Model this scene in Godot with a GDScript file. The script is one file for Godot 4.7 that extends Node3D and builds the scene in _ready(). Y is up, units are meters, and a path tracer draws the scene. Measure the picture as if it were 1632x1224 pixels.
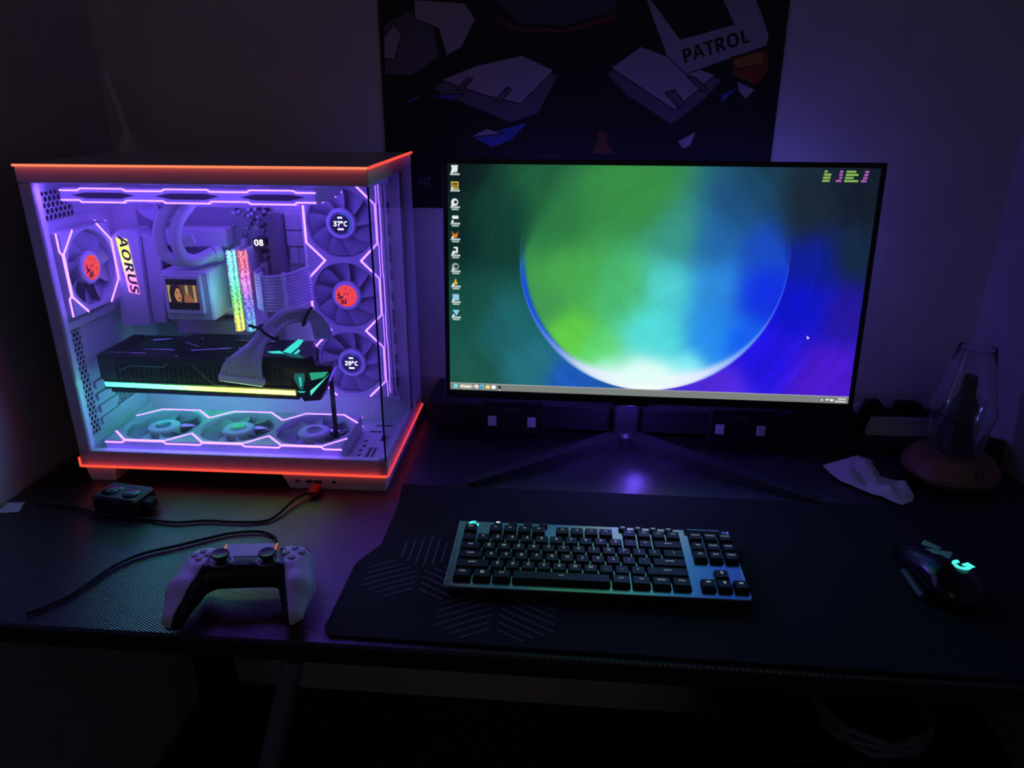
extends Node3D
# A dark bedroom desk at night: a lit computer case, a monitor, a keyboard and small things.
# y is up, the desk top is y = 0, the viewer stands at z = 0 and looks towards -z.

const CASE_AT := Vector3(-0.5134, 0.0, -0.9803)   # middle of the bottom of the glass front of the computer case
const CASE_TURN := 0.0145
const WALL_Z := -1.34
const WALL_L := -0.835
const WALL_R := 0.712

var used := {}
var rng := RandomNumberGenerator.new()
var case_frame: Transform3D
var M := {}

# ---------------------------------------------------------------- geometry
class Geo:
	var v := PackedVector3Array()
	var sg := PackedInt32Array()
	var uv := PackedVector2Array()
	var next := 1
	func tri(a: Vector3, b: Vector3, c: Vector3, s := -1) -> void:   # a, b, c run counter-clockwise seen from outside
		v.append(a); v.append(c); v.append(b); sg.append(s)
	func quad(a: Vector3, b: Vector3, c: Vector3, d: Vector3, s := -1) -> void:
		tri(a, b, c, s); tri(a, c, d, s)
	func face(p: Array, inside: Vector3, s := -1) -> void:           # convex polygon, turned away from the point inside
		var n: Vector3 = (p[1] - p[0]).cross(p[2] - p[0])
		var q := p.duplicate()
		if n.dot(p[0] - inside) < 0.0:
			q.reverse()
		for i in range(1, q.size() - 1):
			tri(q[0], q[i], q[i + 1], s)
	func box(c: Vector3, size: Vector3, bevel := 0.0, b := Basis()) -> Geo:
		var h := size / 2.0
		if bevel <= 0.0:
			var q := []
			for i in 8:
				q.append(c + b * Vector3(h.x * (1 if i & 1 else -1), h.y * (1 if i & 2 else -1), h.z * (1 if i & 4 else -1)))
			for f in [[0, 1, 3, 2], [4, 5, 7, 6], [0, 1, 5, 4], [2, 3, 7, 6], [0, 2, 6, 4], [1, 3, 7, 5]]:
				face([q[f[0]], q[f[1]], q[f[2]], q[f[3]]], c)
			return self
		var e := minf(bevel, minf(h.x, minf(h.y, h.z)) * 0.99)
		var pt := func(i: int, axis: int) -> Vector3:
			var o := Vector3(h.x - e, h.y - e, h.z - e)
			o[axis] = h[axis]
			return c + b * Vector3(o.x * (1 if i & 1 else -1), o.y * (1 if i & 2 else -1), o.z * (1 if i & 4 else -1))
		for axis in 3:
			var u := 1 << ((axis + 1) % 3)
			var w := 1 << ((axis + 2) % 3)
			for side in 2:
				var k := (1 << axis) * side
				face([pt.call(k, axis), pt.call(k | u, axis), pt.call(k | u | w, axis), pt.call(k | w, axis)], c)
			for su in 2:
				for sw in 2:
					var k := u * su + w * sw
					face([pt.call(k, (axis + 1) % 3), pt.call(k | (1 << axis), (axis + 1) % 3), pt.call(k | (1 << axis), (axis + 2) % 3), pt.call(k, (axis + 2) % 3)], c)
		for i in 8:
			face([pt.call(i, 0), pt.call(i, 1), pt.call(i, 2)], c)
		return self
	func frustum(c: Vector3, lower: Vector2, upper: Vector2, h: float, shift := Vector2()) -> Geo:   # base centre, tapering upwards
		var p := []
		for l in 2:
			var s: Vector2 = [lower, upper][l] / 2.0
			for k in 4:
				p.append(c + Vector3(s.x * [-1, 1, 1, -1][k] + shift.x * l, h * l, s.y * [-1, -1, 1, 1][k] + shift.y * l))
		var mid := c + Vector3(0, h / 2, 0)
		face([p[0], p[1], p[2], p[3]], mid)
		face([p[4], p[5], p[6], p[7]], mid)
		for k in 4:
			face([p[k], p[(k + 1) % 4], p[4 + (k + 1) % 4], p[4 + k]], mid)
		return self
	func tube(path: Array, r: Variant, n := 8, caps := true) -> Geo:
		var rings := []
		var up := Vector3.UP
		var s := next
		next += 1
		for i in path.size():
			var t: Vector3 = (path[mini(i + 1, path.size() - 1)] - path[maxi(i - 1, 0)]).normalized()
			if i == 0 and absf(t.dot(up)) > 0.9:
				up = Vector3.RIGHT
			var x := (up - t * up.dot(t)).normalized()
			var y := t.cross(x)
			up = x
			var rad: float = r[i] if r is Array else r
			var ring := []
			for k in n:
				var a := TAU * k / n
				ring.append(path[i] + (x * cos(a) + y * sin(a)) * rad)
			rings.append(ring)
		for i in path.size() - 1:
			for k in n:
				quad(rings[i][k], rings[i][(k + 1) % n], rings[i + 1][(k + 1) % n], rings[i + 1][k], s)
		if caps:
			var first: Array = rings[0].duplicate()
			first.reverse()
			for k in range(1, n - 1):
				tri(first[0], first[k], first[k + 1])
				tri(rings[-1][0], rings[-1][k], rings[-1][k + 1])
		return self
	func lathe(profile: Array, n := 32, xf := Transform3D(), squash := 1.0) -> Geo:      # Vector2(radius, height) upwards along the outside
		var s := next
		for i in profile.size() - 1:
			var a: Vector2 = profile[i]
			var b: Vector2 = profile[i + 1]
			if i > 0 and absf((a - profile[i - 1]).angle_to(b - a)) > 0.6:
				s += 1
			for k in n:
				var t0 := TAU * k / n
				var t1 := TAU * (k + 1) / n
				var p := func(q: Vector2, t: float) -> Vector3: return xf * Vector3(q.x * cos(t), q.y, -q.x * sin(t) * squash)
				if a.x < 1e-6:
					tri(p.call(a, t0), p.call(b, t1), p.call(b, t0), s)
				elif b.x < 1e-6:
					tri(p.call(a, t0), p.call(a, t1), p.call(b, t0), s)
				else:
					quad(p.call(a, t0), p.call(a, t1), p.call(b, t1), p.call(b, t0), s)
		next = s + 1
		return self
	func extrude(poly: Array, z0: float, z1: float, xf := Transform3D()) -> Geo:
		var p := PackedVector2Array(poly)
		if Geometry2D.is_polygon_clockwise(p):
			p.reverse()
		var ix := Geometry2D.triangulate_polygon(p)
		for i in range(0, ix.size(), 3):
			var t := [p[ix[i]], p[ix[i + 1]], p[ix[i + 2]]]
			if (t[1] - t[0]).cross(t[2] - t[0]) < 0.0:
				t.reverse()
			tri(xf * Vector3(t[0].x, t[0].y, z1), xf * Vector3(t[1].x, t[1].y, z1), xf * Vector3(t[2].x, t[2].y, z1))
			tri(xf * Vector3(t[0].x, t[0].y, z0), xf * Vector3(t[2].x, t[2].y, z0), xf * Vector3(t[1].x, t[1].y, z0))
		for i in p.size():
			var a := p[i]
			var b := p[(i + 1) % p.size()]
			quad(xf * Vector3(a.x, a.y, z0), xf * Vector3(b.x, b.y, z0), xf * Vector3(b.x, b.y, z1), xf * Vector3(a.x, a.y, z1))
		return self
	func ribbon(pts: Array, w: float, t: float, normal: Vector3) -> Geo:  # flat bars joined along a path
		for i in pts.size() - 1:
			var d: Vector3 = pts[i + 1] - pts[i]
			var x := d.normalized()
			var z := normal
			box((pts[i] + pts[i + 1]) / 2.0, Vector3(d.length() + w * 0.6, w, t), 0.0, Basis(x, z.cross(x), z))
		return self
	func uvquad(a: Vector3, b: Vector3, c: Vector3, d: Vector3) -> Geo:   # a lower left, b lower right, c upper right, d upper left
		quad(a, b, c, d)
		for q in [Vector2(0, 1), Vector2(1, 0), Vector2(1, 1), Vector2(0, 1), Vector2(0, 0), Vector2(1, 0)]:
			uv.append(q)
		return self
	func mesh() -> ArrayMesh:
		var st := SurfaceTool.new()
		st.begin(Mesh.PRIMITIVE_TRIANGLES)
		for i in v.size():
			st.set_smooth_group(sg[i / 3])
			if uv.size():
				st.set_uv(uv[i] if i < uv.size() else Vector2.ZERO)
			st.add_vertex(v[i])
		st.generate_normals()
		return st.commit()

func surface_net(field: Callable, lo: Vector3, hi: Vector3, cell: float) -> Geo:
	var nx := int(ceil((hi.x - lo.x) / cell)) + 1
	var ny := int(ceil((hi.y - lo.y) / cell)) + 1
	var nz := int(ceil((hi.z - lo.z) / cell)) + 1
	var f := PackedFloat32Array()
	f.resize(nx * ny * nz)
	for i in nx:
		for j in ny:
			for k in nz:
				f[(i * ny + j) * nz + k] = field.call(lo + Vector3(i, j, k) * cell)
	var at := {}
	for i in nx - 1:
		for j in ny - 1:
			for k in nz - 1:
				var n := 0
				var sum := Vector3()
				for e in 12:
					var axis := e / 4
					var a := Vector3i()
					a[(axis + 1) % 3] = e & 1
					a[(axis + 2) % 3] = (e >> 1) & 1
					var b := a
					b[axis] = 1
					var fa := f[((i + a.x) * ny + j + a.y) * nz + k + a.z]
					var fb := f[((i + b.x) * ny + j + b.y) * nz + k + b.z]
					if (fa < 0.0) != (fb < 0.0):
						sum += Vector3(a).lerp(Vector3(b), fa / (fa - fb))
						n += 1
				if n:
					at[Vector3i(i, j, k)] = lo + (Vector3(i, j, k) + sum / n) * cell
	var g := Geo.new()
	for c in at:
		for axis in 3:
			var u := Vector3i()
			var w := Vector3i()
			var d := Vector3i()
			d[axis] = 1
			u[(axis + 1) % 3] = 1
			w[(axis + 2) % 3] = 1
			var fa := f[(c.x * ny + c.y) * nz + c.z]
			var e: Vector3i = c + d
			var fb := f[(e.x * ny + e.y) * nz + e.z]
			if (fa < 0.0) == (fb < 0.0) or not (at.has(c - u) and at.has(c - w) and at.has(c - u - w)):
				continue
			var q := [at[c - u - w], at[c - w], at[c], at[c - u]]
			if fa >= 0.0:
				q.reverse()
			g.quad(q[0], q[1], q[2], q[3], 1)
	return g

static func capsule(p: Vector3, a: Vector3, b: Vector3, ra: float, rb: float) -> float:
	var d := b - a
	var t := clampf((p - a).dot(d) / d.length_squared(), 0.0, 1.0)
	return (p - a - d * t).length() - lerpf(ra, rb, t)

static func smin(a: float, b: float, k: float) -> float:
	var h := clampf(0.5 + 0.5 * (b - a) / k, 0.0, 1.0)
	return lerpf(b, a, h) - k * h * (1.0 - h)

func curve(points: Array, steps := 6) -> Array:                       # a smooth path through the points
	var out := []
	for i in points.size() - 1:
		var p0: Vector3 = points[maxi(i - 1, 0)]
		var p3: Vector3 = points[mini(i + 2, points.size() - 1)]
		for s in steps:
			out.append((points[i] as Vector3).cubic_interpolate(points[i + 1], p0, p3, float(s) / steps))
	out.append(points[-1])
	return out

# ---------------------------------------------------------------- naming
func numbered(called: String) -> String:
	used[called] = used.get(called, -1) + 1
	return called if used[called] == 0 else "%s_%03d" % [called, used[called]]

func thing(called: String, label: String, category: String, xf := Transform3D(), group := "") -> Node3D:
	var o := Node3D.new()
	o.name = numbered(called)
	add_child(o)
	o.transform = xf
	o.set_meta("label", label)
	o.set_meta("category", category)
	if group:
		o.set_meta("group", group)
	return o

func part(parent: Node3D, called: String, g: Variant, material: Material, at := Transform3D()) -> MeshInstance3D:
	var o := MeshInstance3D.new()
	o.name = called
	o.mesh = g.mesh() if g is Geo else g
	o.material_override = material
	o.transform = at
	parent.add_child(o, true)
	return o

func structure(called: String, g: Geo, material: Material) -> MeshInstance3D:
	var o := part(self, called, g, material)
	o.set_meta("kind", "structure")
	return o

func write(parent: Node3D, called: String, words: String, height: float, material: Material, at: Transform3D, bold := false, depth := 0.0004) -> MeshInstance3D:
	var t := TextMesh.new()
	var f := SystemFont.new()
	f.font_names = PackedStringArray(["Droid Sans"])
	f.font_weight = 700 if bold else 400
	t.font = f
	t.font_size = 32
	t.pixel_size = height / 23.0
	t.text = words
	t.depth = depth
	t.curve_step = 3.0
	return part(parent, called, t, material, at)

func small_print(w: float, h: float, n := 8) -> Geo:                  # letters too small to read in the photograph
	var g := Geo.new()
	for i in n:
		var x := -w / 2 + w * (i + 0.5) / n
		var tall := h * (0.7 if i % 3 == 1 else 1.0)
		g.box(Vector3(x - w / n * 0.22, tall / 2 - h / 2, 0), Vector3(w / n * 0.22, tall, 0.0004))
		g.box(Vector3(x + w / n * 0.08, (tall if i % 2 else 0.3 * h) - h * 0.6, 0), Vector3(w / n * 0.5, h * 0.2, 0.0004))
	return g

func at(x: float, y: float, z: float) -> Transform3D:
	return Transform3D(Basis(), Vector3(x, y, z))

func turned(p: Vector3, x := 0.0, y := 0.0, z := 0.0) -> Transform3D:
	return Transform3D(Basis.from_euler(Vector3(x, y, z)), p)

func dup(o: Node3D, xf: Transform3D, label := "") -> Node3D:
	var c: Node3D = o.duplicate()
	c.name = numbered(String(o.name))
	add_child(c)
	c.transform = xf
	if label:
		c.set_meta("label", label)
	return c

func lamp(parent: Node3D, called: String, where: Vector3, c: Color, energy: float, size: float) -> void:
	var l := OmniLight3D.new()
	l.name = called
	l.light_color = c
	l.light_energy = energy
	l.light_size = size
	l.omni_range = 5.0
	l.omni_attenuation = 2.0
	l.shadow_enabled = true
	parent.add_child(l, true)
	l.position = where

# ---------------------------------------------------------------- materials
func mat(c: Color, rough := 0.6, metal := 0.0) -> StandardMaterial3D:
	var m := StandardMaterial3D.new()
	m.albedo_color = c
	m.roughness = rough
	m.metallic = metal
	return m

func glow(r: float, g: float, b: float) -> StandardMaterial3D:         # linear radiance
	var m := mat(Color(0.2, 0.2, 0.2), 0.5)
	var top := maxf(r, maxf(g, b))
	m.emission_enabled = true
	m.emission = Color(r / top, g / top, b / top).linear_to_srgb()
	m.emission_energy_multiplier = top
	return m

func glow_texture(t: Texture2D, energy: float) -> StandardMaterial3D:
	var m := mat(Color(0.01, 0.01, 0.01), 0.35)
	m.emission_enabled = true
	m.emission = Color.BLACK
	m.emission_texture = t
	m.emission_energy_multiplier = energy
	m.texture_repeat = false
	return m

func pane(alpha: float, tint := Color(1, 1, 1)) -> StandardMaterial3D:
	var m := mat(Color(tint.r, tint.g, tint.b, alpha), 0.02)
	m.transparency = BaseMaterial3D.TRANSPARENCY_ALPHA
	return m

func noise_texture(freq: float, lo: Color, hi: Color, side := 256, s := 1) -> NoiseTexture2D:
	var n := FastNoiseLite.new()
	n.seed = s
	n.frequency = freq
	n.fractal_octaves = 4
	var t := NoiseTexture2D.new()
	t.noise = n
	t.seamless = true
	t.width = side
	t.height = side
	var ramp := Gradient.new()
	ramp.set_color(0, lo)
	ramp.set_color(1, hi)
	t.color_ramp = ramp
	return t

func triplanar(m: StandardMaterial3D, tiles: float, world := true) -> StandardMaterial3D:
	m.uv1_triplanar = true
	m.uv1_world_triplanar = world
	m.uv1_scale = Vector3.ONE * tiles
	return m

func fill_poly(im: Image, poly: Array, c: Color) -> void:
	var p := PackedVector2Array(poly)
	var lo := Vector2(1e9, 1e9)
	var hi := -lo
	for q in p:
		lo = lo.min(q)
		hi = hi.max(q)
	for y in range(maxi(0, int(lo.y)), mini(im.get_height(), int(hi.y) + 1)):
		for x in range(maxi(0, int(lo.x)), mini(im.get_width(), int(hi.x) + 1)):
			if Geometry2D.is_point_in_polygon(Vector2(x + 0.5, y + 0.5), p):
				im.set_pixel(x, y, c)

func ellipse(c: Vector2, r: Vector2, n := 24) -> Array:
	var out := []
	for i in n:
		out.append(c + Vector2(cos(TAU * i / n) * r.x, sin(TAU * i / n) * r.y))
	return out

func make_materials() -> void:
	M.wall = triplanar(mat(Color(0.86, 0.85, 0.84), 0.9), 1.3)
	M.wall.albedo_texture = noise_texture(0.02, Color(0.93, 0.93, 0.93), Color(1, 1, 1))
	M.wall.heightmap_enabled = true
	M.wall.heightmap_texture = noise_texture(0.2, Color.BLACK, Color.WHITE, 256, 5)
	M.wall.heightmap_scale = 0.03
	M.floor = triplanar(mat(Color(0.33, 0.28, 0.24), 0.85), 3.0)
	M.floor.albedo_texture = noise_texture(0.09, Color(0.7, 0.7, 0.7), Color(1, 1, 1), 256, 3)
	# woven carbon look of the desk top: fine slanting ridges
	var weave := Image.create(64, 64, false, Image.FORMAT_RGB8)
	var weave_rough := Image.create(64, 64, false, Image.FORMAT_RGB8)
	for y in 64:
		for x in 64:
			var t := fposmod(float(x) - 2.0 * y, 32.0) / 32.0
			var h := 0.5 - 0.5 * cos(TAU * t)
			weave.set_pixel(x, y, Color(h, h, h))
			var q := lerpf(0.85, 1.15, h) * 0.75
			weave_rough.set_pixel(x, y, Color(q, q, q))
	M.carbon = triplanar(mat(Color(0.12, 0.12, 0.125), 0.42), 80.0)
	M.carbon.heightmap_enabled = true
	M.carbon.heightmap_texture = ImageTexture.create_from_image(weave)
	M.carbon.heightmap_scale = 0.03
	M.carbon.metallic_specular = 0.75
	M.carbon.roughness_texture = ImageTexture.create_from_image(weave_rough)
	M.black = mat(Color(0.12, 0.12, 0.13), 0.5)
	M.matte = mat(Color(0.12, 0.12, 0.125), 0.8)
	M.dark = mat(Color(0.17, 0.17, 0.18), 0.45)
	M.gloss = mat(Color(0.09, 0.09, 0.1), 0.2)
	M.pad = triplanar(mat(Color(0.12, 0.12, 0.13), 0.92), 60.0)
	M.pad.heightmap_enabled = true
	M.pad.heightmap_texture = noise_texture(0.2, Color.BLACK, Color.WHITE, 128, 8)
	M.pad.heightmap_scale = 0.02
	M.print = mat(Color(0.42, 0.42, 0.45), 0.85)
	M.white = mat(Color(0.86, 0.86, 0.88), 0.42)
	M.white_soft = mat(Color(0.83, 0.83, 0.85), 0.65)
	M.grey = mat(Color(0.45, 0.45, 0.48), 0.5)
	M.board = triplanar(mat(Color(0.74, 0.74, 0.78), 0.5), 30.0, false)
	M.board.albedo_texture = noise_texture(0.12, Color(0.65, 0.65, 0.7), Color(1, 1, 1), 128, 4)
	M.metal = mat(Color(0.55, 0.56, 0.58), 0.32, 0.9)
	M.steel = mat(Color(0.75, 0.75, 0.78), 0.25, 1.0)
	M.pane = pane(0.04)
	M.orange_print = mat(Color(0.9, 0.2, 0.1), 0.5)
	# the colours of the lights
	M.violet = glow(1.7, 0.68, 7.0)
	M.red_led = glow(1.25, 0.09, 0.05)
	M.orange_led = glow(1.6, 0.27, 0.12)
	M.teal = glow(0.03, 0.75, 0.62)
	M.blue_led = glow(0.05, 0.25, 1.4)
	M.screen_white = glow(1.6, 1.7, 1.7)
	M.legend = glow(0.17, 0.185, 0.20)
	M.logo_cyan = glow(0.09, 0.95, 0.85)
	M.orange_disc = glow(0.95, 0.06, 0.012)
	M.orange_disc.albedo_color = Color(0.5, 0.12, 0.05)

# ---------------------------------------------------------------- pictures on screens
func field(points: Array, w: int, h: int) -> Image:                   # colours spread smoothly between [u, v, colour, reach]
	var im := Image.create(w, h, false, Image.FORMAT_RGBF)
	for y in h:
		for x in w:
			var p := Vector2((x + 0.5) / w, (y + 0.5) / h * 0.5625)
			var sum := Color(0, 0, 0, 0)
			var total := 0.0
			for q in points:
				var d: float = p.distance_squared_to(Vector2(q[0], q[1] * 0.5625)) / (q[3] * q[3])
				var k := 1.0 / pow(0.3 + d, 2.6)
				sum += q[2] * k
				total += k
			im.set_pixel(x, y, sum / total)
	im.resize(1024, 576, Image.INTERPOLATE_CUBIC)
	return im

func c8(r: int, g: int, b: int) -> Color:
	return Color8(r, g, b)

func wallpaper() -> ImageTexture:
	var outside := field([[0.0, 0.0, c8(10, 26, 30), .14], [0.02, 0.3, c8(10, 40, 38), .14], [0.12, 0.25, c8(18, 62, 52), .14], [0.25, 0.05, c8(30, 92, 60), .15], [0.45, 0.0, c8(40, 118, 66), .16], [0.04, 0.6, c8(22, 78, 66), .15], [0.14, 0.68, c8(30, 100, 108), .12], [0.06, 0.95, c8(28, 84, 72), .12], [0.2, 0.88, c8(36, 112, 128), .1], [0.3, 0.95, c8(30, 90, 190), .08], [0.62, 0.05, c8(32, 84, 84), .12], [0.72, 0.1, c8(26, 62, 84), .13], [0.85, 0.12, c8(26, 40, 52), .12], [0.97, 0.1, c8(20, 28, 42), .12], [0.97, 0.35, c8(22, 40, 62), .1], [0.88, 0.4, c8(14, 30, 150), .1], [0.86, 0.58, c8(16, 20, 205), .12], [0.97, 0.6, c8(36, 22, 150), .1], [0.8, 0.82, c8(34, 20, 225), .12], [0.92, 0.9, c8(76, 26, 205), .13], [0.7, 0.95, c8(84, 44, 225), .08]], 192, 108)
	var inside := field([[0.26, 0.25, c8(44, 120, 68), .14], [0.45, 0.12, c8(54, 140, 68), .15], [0.3, 0.45, c8(72, 168, 78), .14], [0.24, 0.6, c8(64, 150, 82), .1], [0.3, 0.72, c8(98, 206, 70), .1], [0.38, 0.8, c8(92, 212, 110), .08], [0.43, 0.5, c8(74, 184, 112), .12], [0.54, 0.5, c8(84, 214, 214), .11], [0.52, 0.72, c8(84, 222, 222), .12], [0.56, 0.28, c8(58, 150, 130), .11], [0.64, 0.3, c8(34, 100, 170), .12], [0.66, 0.5, c8(46, 140, 222), .12], [0.7, 0.16, c8(28, 76, 120), .12], [0.76, 0.32, c8(24, 74, 190), .1], [0.76, 0.52, c8(16, 44, 226), .12], [0.66, 0.7, c8(40, 140, 236), .12], [0.72, 0.72, c8(18, 90, 240), .08], [0.5, 0.9, c8(215, 255, 245), .09], [0.4, 0.86, c8(150, 245, 205), .06], [0.6, 0.86, c8(130, 235, 240), .06]], 192, 108)
	var brush := FastNoiseLite.new()
	brush.seed = 11
	brush.frequency = 0.006
	brush.domain_warp_enabled = true
	brush.domain_warp_amplitude = 40.0
	brush.domain_warp_frequency = 0.01
	var cells := FastNoiseLite.new()
	cells.noise_type = FastNoiseLite.TYPE_CELLULAR
	cells.cellular_return_type = FastNoiseLite.RETURN_CELL_VALUE
	cells.frequency = 0.03
	cells.domain_warp_enabled = true
	cells.domain_warp_amplitude = 30.0
	var im := Image.create(1024, 576, false, Image.FORMAT_RGB8)
	var mid := Vector2(0.4987, 0.3926 * 0.5625)
	for y in 576:
		for x in 1024:
			var p := Vector2((x + 0.5) / 1024.0, (y + 0.5) / 1024.0)
			var o := p - mid
			var d := o.length() / 0.3231
			var turn := atan2(o.x, o.y)                                  # 0 straight down, positive to the right
			var low := clampf((o.y / 0.3231 + 0.45) / 0.5, 0.0, 1.0)
			var s := brush.get_noise_2d(x, y) * 0.04 + cells.get_noise_2d(d * 420.0, turn * 90.0) * 0.06
			var c := outside.get_pixel(x, y)
			var k := 1.0 + s * 1.3
			c = Color(c.r * k, c.g * k, c.b * k)
			var edge := smoothstep(1.0 + 0.10 * (1.0 - low), 1.0 - 0.004 - 0.3 * (1.0 - low), d)
			if edge > 0.0:
				var a := inside.get_pixel(x, y)
				var r := 1.0 + s * 0.55
				a = Color(a.r * r, a.g * r, a.b * r)
				if turn < 0.0:                                             # deep blue band inside the left rim
					var band := smoothstep(0.93, 0.985, d) * smoothstep(-1.8, -1.35, turn) * smoothstep(-0.35, -0.8, turn)
					a = a.lerp(Color8(14, 66, 228), band * 0.95)
				c = c.lerp(a, edge)
			# the rim: a thin line that swells to a white glow at the foot
			var foot := exp(-turn * turn / 0.46)
			var wide := 0.004 + 0.07 * foot
			var rim := exp(-pow((d - 0.995 + wide * 0.6) / wide, 2.0)) * smoothstep(2.0, 1.2, absf(turn))
			var tint := Color(1, 1, 1).lerp(Color8(150, 170, 255), clampf(absf(turn) * 0.7, 0.0, 1.0))
			c = c.lerp(tint, clampf(rim * (0.28 + 1.2 * foot), 0.0, 1.0) * (1.0 if d < 1.004 else maxf(0.0, 1.0 - (d - 1.004) * 130.0)))
			var pool := exp(-pow((p.x - 0.49) / 0.10, 2.0) - pow((p.y / 0.5625 - 0.905) / 0.06, 2.0)) * smoothstep(1.0, 0.97, d)
			c = c.lerp(Color8(225, 255, 250), clampf(pool, 0.0, 0.95))
			im.set_pixel(x, y, c.clamp())
	# task bar
	im.fill_rect(Rect2i(0, 558, 1024, 18), Color8(122, 128, 124))
	im.fill_rect(Rect2i(0, 557, 1024, 2), Color8(165, 172, 168))
	im.fill_rect(Rect2i(9, 561, 11, 11), Color8(120, 232, 248))
	im.fill_rect(Rect2i(14, 561, 1, 11), Color8(100, 150, 160))
	im.fill_rect(Rect2i(9, 566, 11, 1), Color8(100, 150, 160))
	fill_poly(im, ellipse(Vector2(31, 566.5), Vector2(7, 6)), Color8(178, 174, 160))
	fill_poly(im, ellipse(Vector2(55, 566.5), Vector2(7, 6)), Color8(178, 174, 160))
	im.fill_rect(Rect2i(31, 561, 24, 12), Color8(178, 174, 160))
	fill_poly(im, ellipse(Vector2(32, 566), Vector2(3, 3)), Color8(250, 246, 230))
	im.fill_rect(Rect2i(37, 565, 18, 4), Color8(250, 246, 230))
	fill_poly(im, ellipse(Vector2(70, 566.5), Vector2(6, 6)), Color8(244, 228, 226))
	fill_poly(im, ellipse(Vector2(68, 569), Vector2(2, 2)), Color8(150, 140, 160))
	fill_poly(im, ellipse(Vector2(85, 566.5), Vector2(6, 6)), Color8(86, 200, 236))
	fill_poly(im, ellipse(Vector2(84, 568), Vector2(3, 2)), Color8(24, 90, 150))
	im.fill_rect(Rect2i(95, 562, 11, 9), Color8(250, 226, 120))
	fill_poly(im, ellipse(Vector2(116, 566.5), Vector2(6, 6)), Color8(250, 250, 250))
	im.fill_rect(Rect2i(129, 562, 3, 8), Color8(20, 22, 24))
	im.fill_rect(Rect2i(133, 563, 3, 8), Color8(20, 22, 24))
	im.fill_rect(Rect2i(130, 573, 5, 2), Color8(250, 250, 250))
	fill_poly(im, [Vector2(955, 570), Vector2(962, 570), Vector2(958.5, 565)], Color8(235, 235, 235))
	fill_poly(im, [Vector2(967, 565), Vector2(977, 565), Vector2(972, 571)], Color8(245, 245, 245))
	fill_poly(im, ellipse(Vector2(983, 568), Vector2(4, 3.5)), Color8(245, 245, 245))
	tiny_words(im, 998, 562, 20, 4, Color8(245, 245, 245))
	tiny_words(im, 991, 569, 27, 4, Color8(245, 245, 245))
	# desktop icons, each with a line or two of small words
	var looks := [[c8(225, 230, 232), 0], [c8(226, 190, 70), 1], [c8(235, 238, 240), 2], [c8(232, 236, 238), 3], [c8(226, 120, 30), 4], [c8(232, 236, 238), 5], [c8(150, 160, 158), 2], [c8(232, 176, 60), 6], [c8(150, 196, 226), 7], [c8(150, 205, 240), 8]]
	for i in looks.size():
		var p := Vector2(17, 12.0 + i * 39.7)
		var c: Color = looks[i][0]
		match looks[i][1]:
			0: fill_poly(im, [p + Vector2(-8, -9), p + Vector2(9, -9), p + Vector2(7, 8), p + Vector2(-6, 8)], c)
			1:
				im.fill_rect(Rect2i(int(p.x) - 9, int(p.y) - 9, 19, 18), c)
				im.fill_rect(Rect2i(int(p.x) - 6, int(p.y) - 6, 13, 12), Color8(70, 66, 40))
				fill_poly(im, [p + Vector2(-5, 3), p + Vector2(-1, -4), p + Vector2(1, 2), p + Vector2(5, -3), p + Vector2(5, 0), p + Vector2(1, 5), p + Vector2(-1, 0), p + Vector2(-4, 5)], c)
			2:
				fill_poly(im, ellipse(p, Vector2(9, 9)), c)
				fill_poly(im, ellipse(p + Vector2(2, 0), Vector2(4, 4)), Color8(20, 40, 40))
			3: im.fill_rect(Rect2i(int(p.x) - 7, int(p.y) - 7, 16, 8), c)
			4:
				fill_poly(im, [p + Vector2(-8, -9), p + Vector2(-3, -2), p + Vector2(3, -2), p + Vector2(8, -9), p + Vector2(6, 5), p + Vector2(0, 9), p + Vector2(-6, 5)], c)
			5:
				im.fill_rect(Rect2i(int(p.x) - 4, int(p.y) - 9, 11, 4), c)
				im.fill_rect(Rect2i(int(p.x) + 2, int(p.y) - 6, 5, 13), c)
				im.fill_rect(Rect2i(int(p.x) - 7, int(p.y) + 1, 8, 7), c)
			6: fill_poly(im, [p + Vector2(0, -10), p + Vector2(6, 6), p + Vector2(-6, 6)], c)
			7: im.fill_rect(Rect2i(int(p.x) - 8, int(p.y) - 8, 17, 16), c)
			8: fill_poly(im, [p + Vector2(-9, -7), p + Vector2(10, -7), p + Vector2(2, 8)], c)
		fill_poly(im, ellipse(p + Vector2(-6, 7), Vector2(3, 3)), Color8(240, 242, 242))
		tiny_words(im, int(p.x) - 11, int(p.y) + 10, 24, 5, Color8(240, 242, 242))
		if i > 1:
			tiny_words(im, int(p.x) - 8, int(p.y) + 16, 18, 4, Color8(225, 230, 230))
	# the overlay of readings in the upper right corner
	for r in 4:
		tiny_words(im, 897 - r, 6 + r * 7, [7, 17, 17, 17][r], 5, Color8(178, 228, 100))
		tiny_words(im, [932, 931, 932, 925][r], 6 + r * 7, [8, 8, 7, 13][r], 5, Color8(226, 110, 226))
		tiny_words(im, 947 - r, 6 + r * 7, [22, 29, 20, 32][r], 5, Color8(168, 226, 100))
		tiny_words(im, [989, 988, 986, 982][r], 6 + r * 7, [9, 9, 10, 13][r], 5, Color8(226, 110, 226))
	fill_poly(im, [Vector2(902, 403), Vector2(910, 409), Vector2(906, 410), Vector2(905, 414)], Color8(250, 250, 250))
	return ImageTexture.create_from_image(im)

func tiny_words(im: Image, x: int, y: int, w: int, h: int, c: Color) -> void:   # letters too small to read
	for i in w:
		for j in h:
			if (i * 5 + j * 3 + y) % 7 < 5:
				if x + i < im.get_width() and y + j < im.get_height():
					im.set_pixel(x + i, y + j, c)

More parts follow.
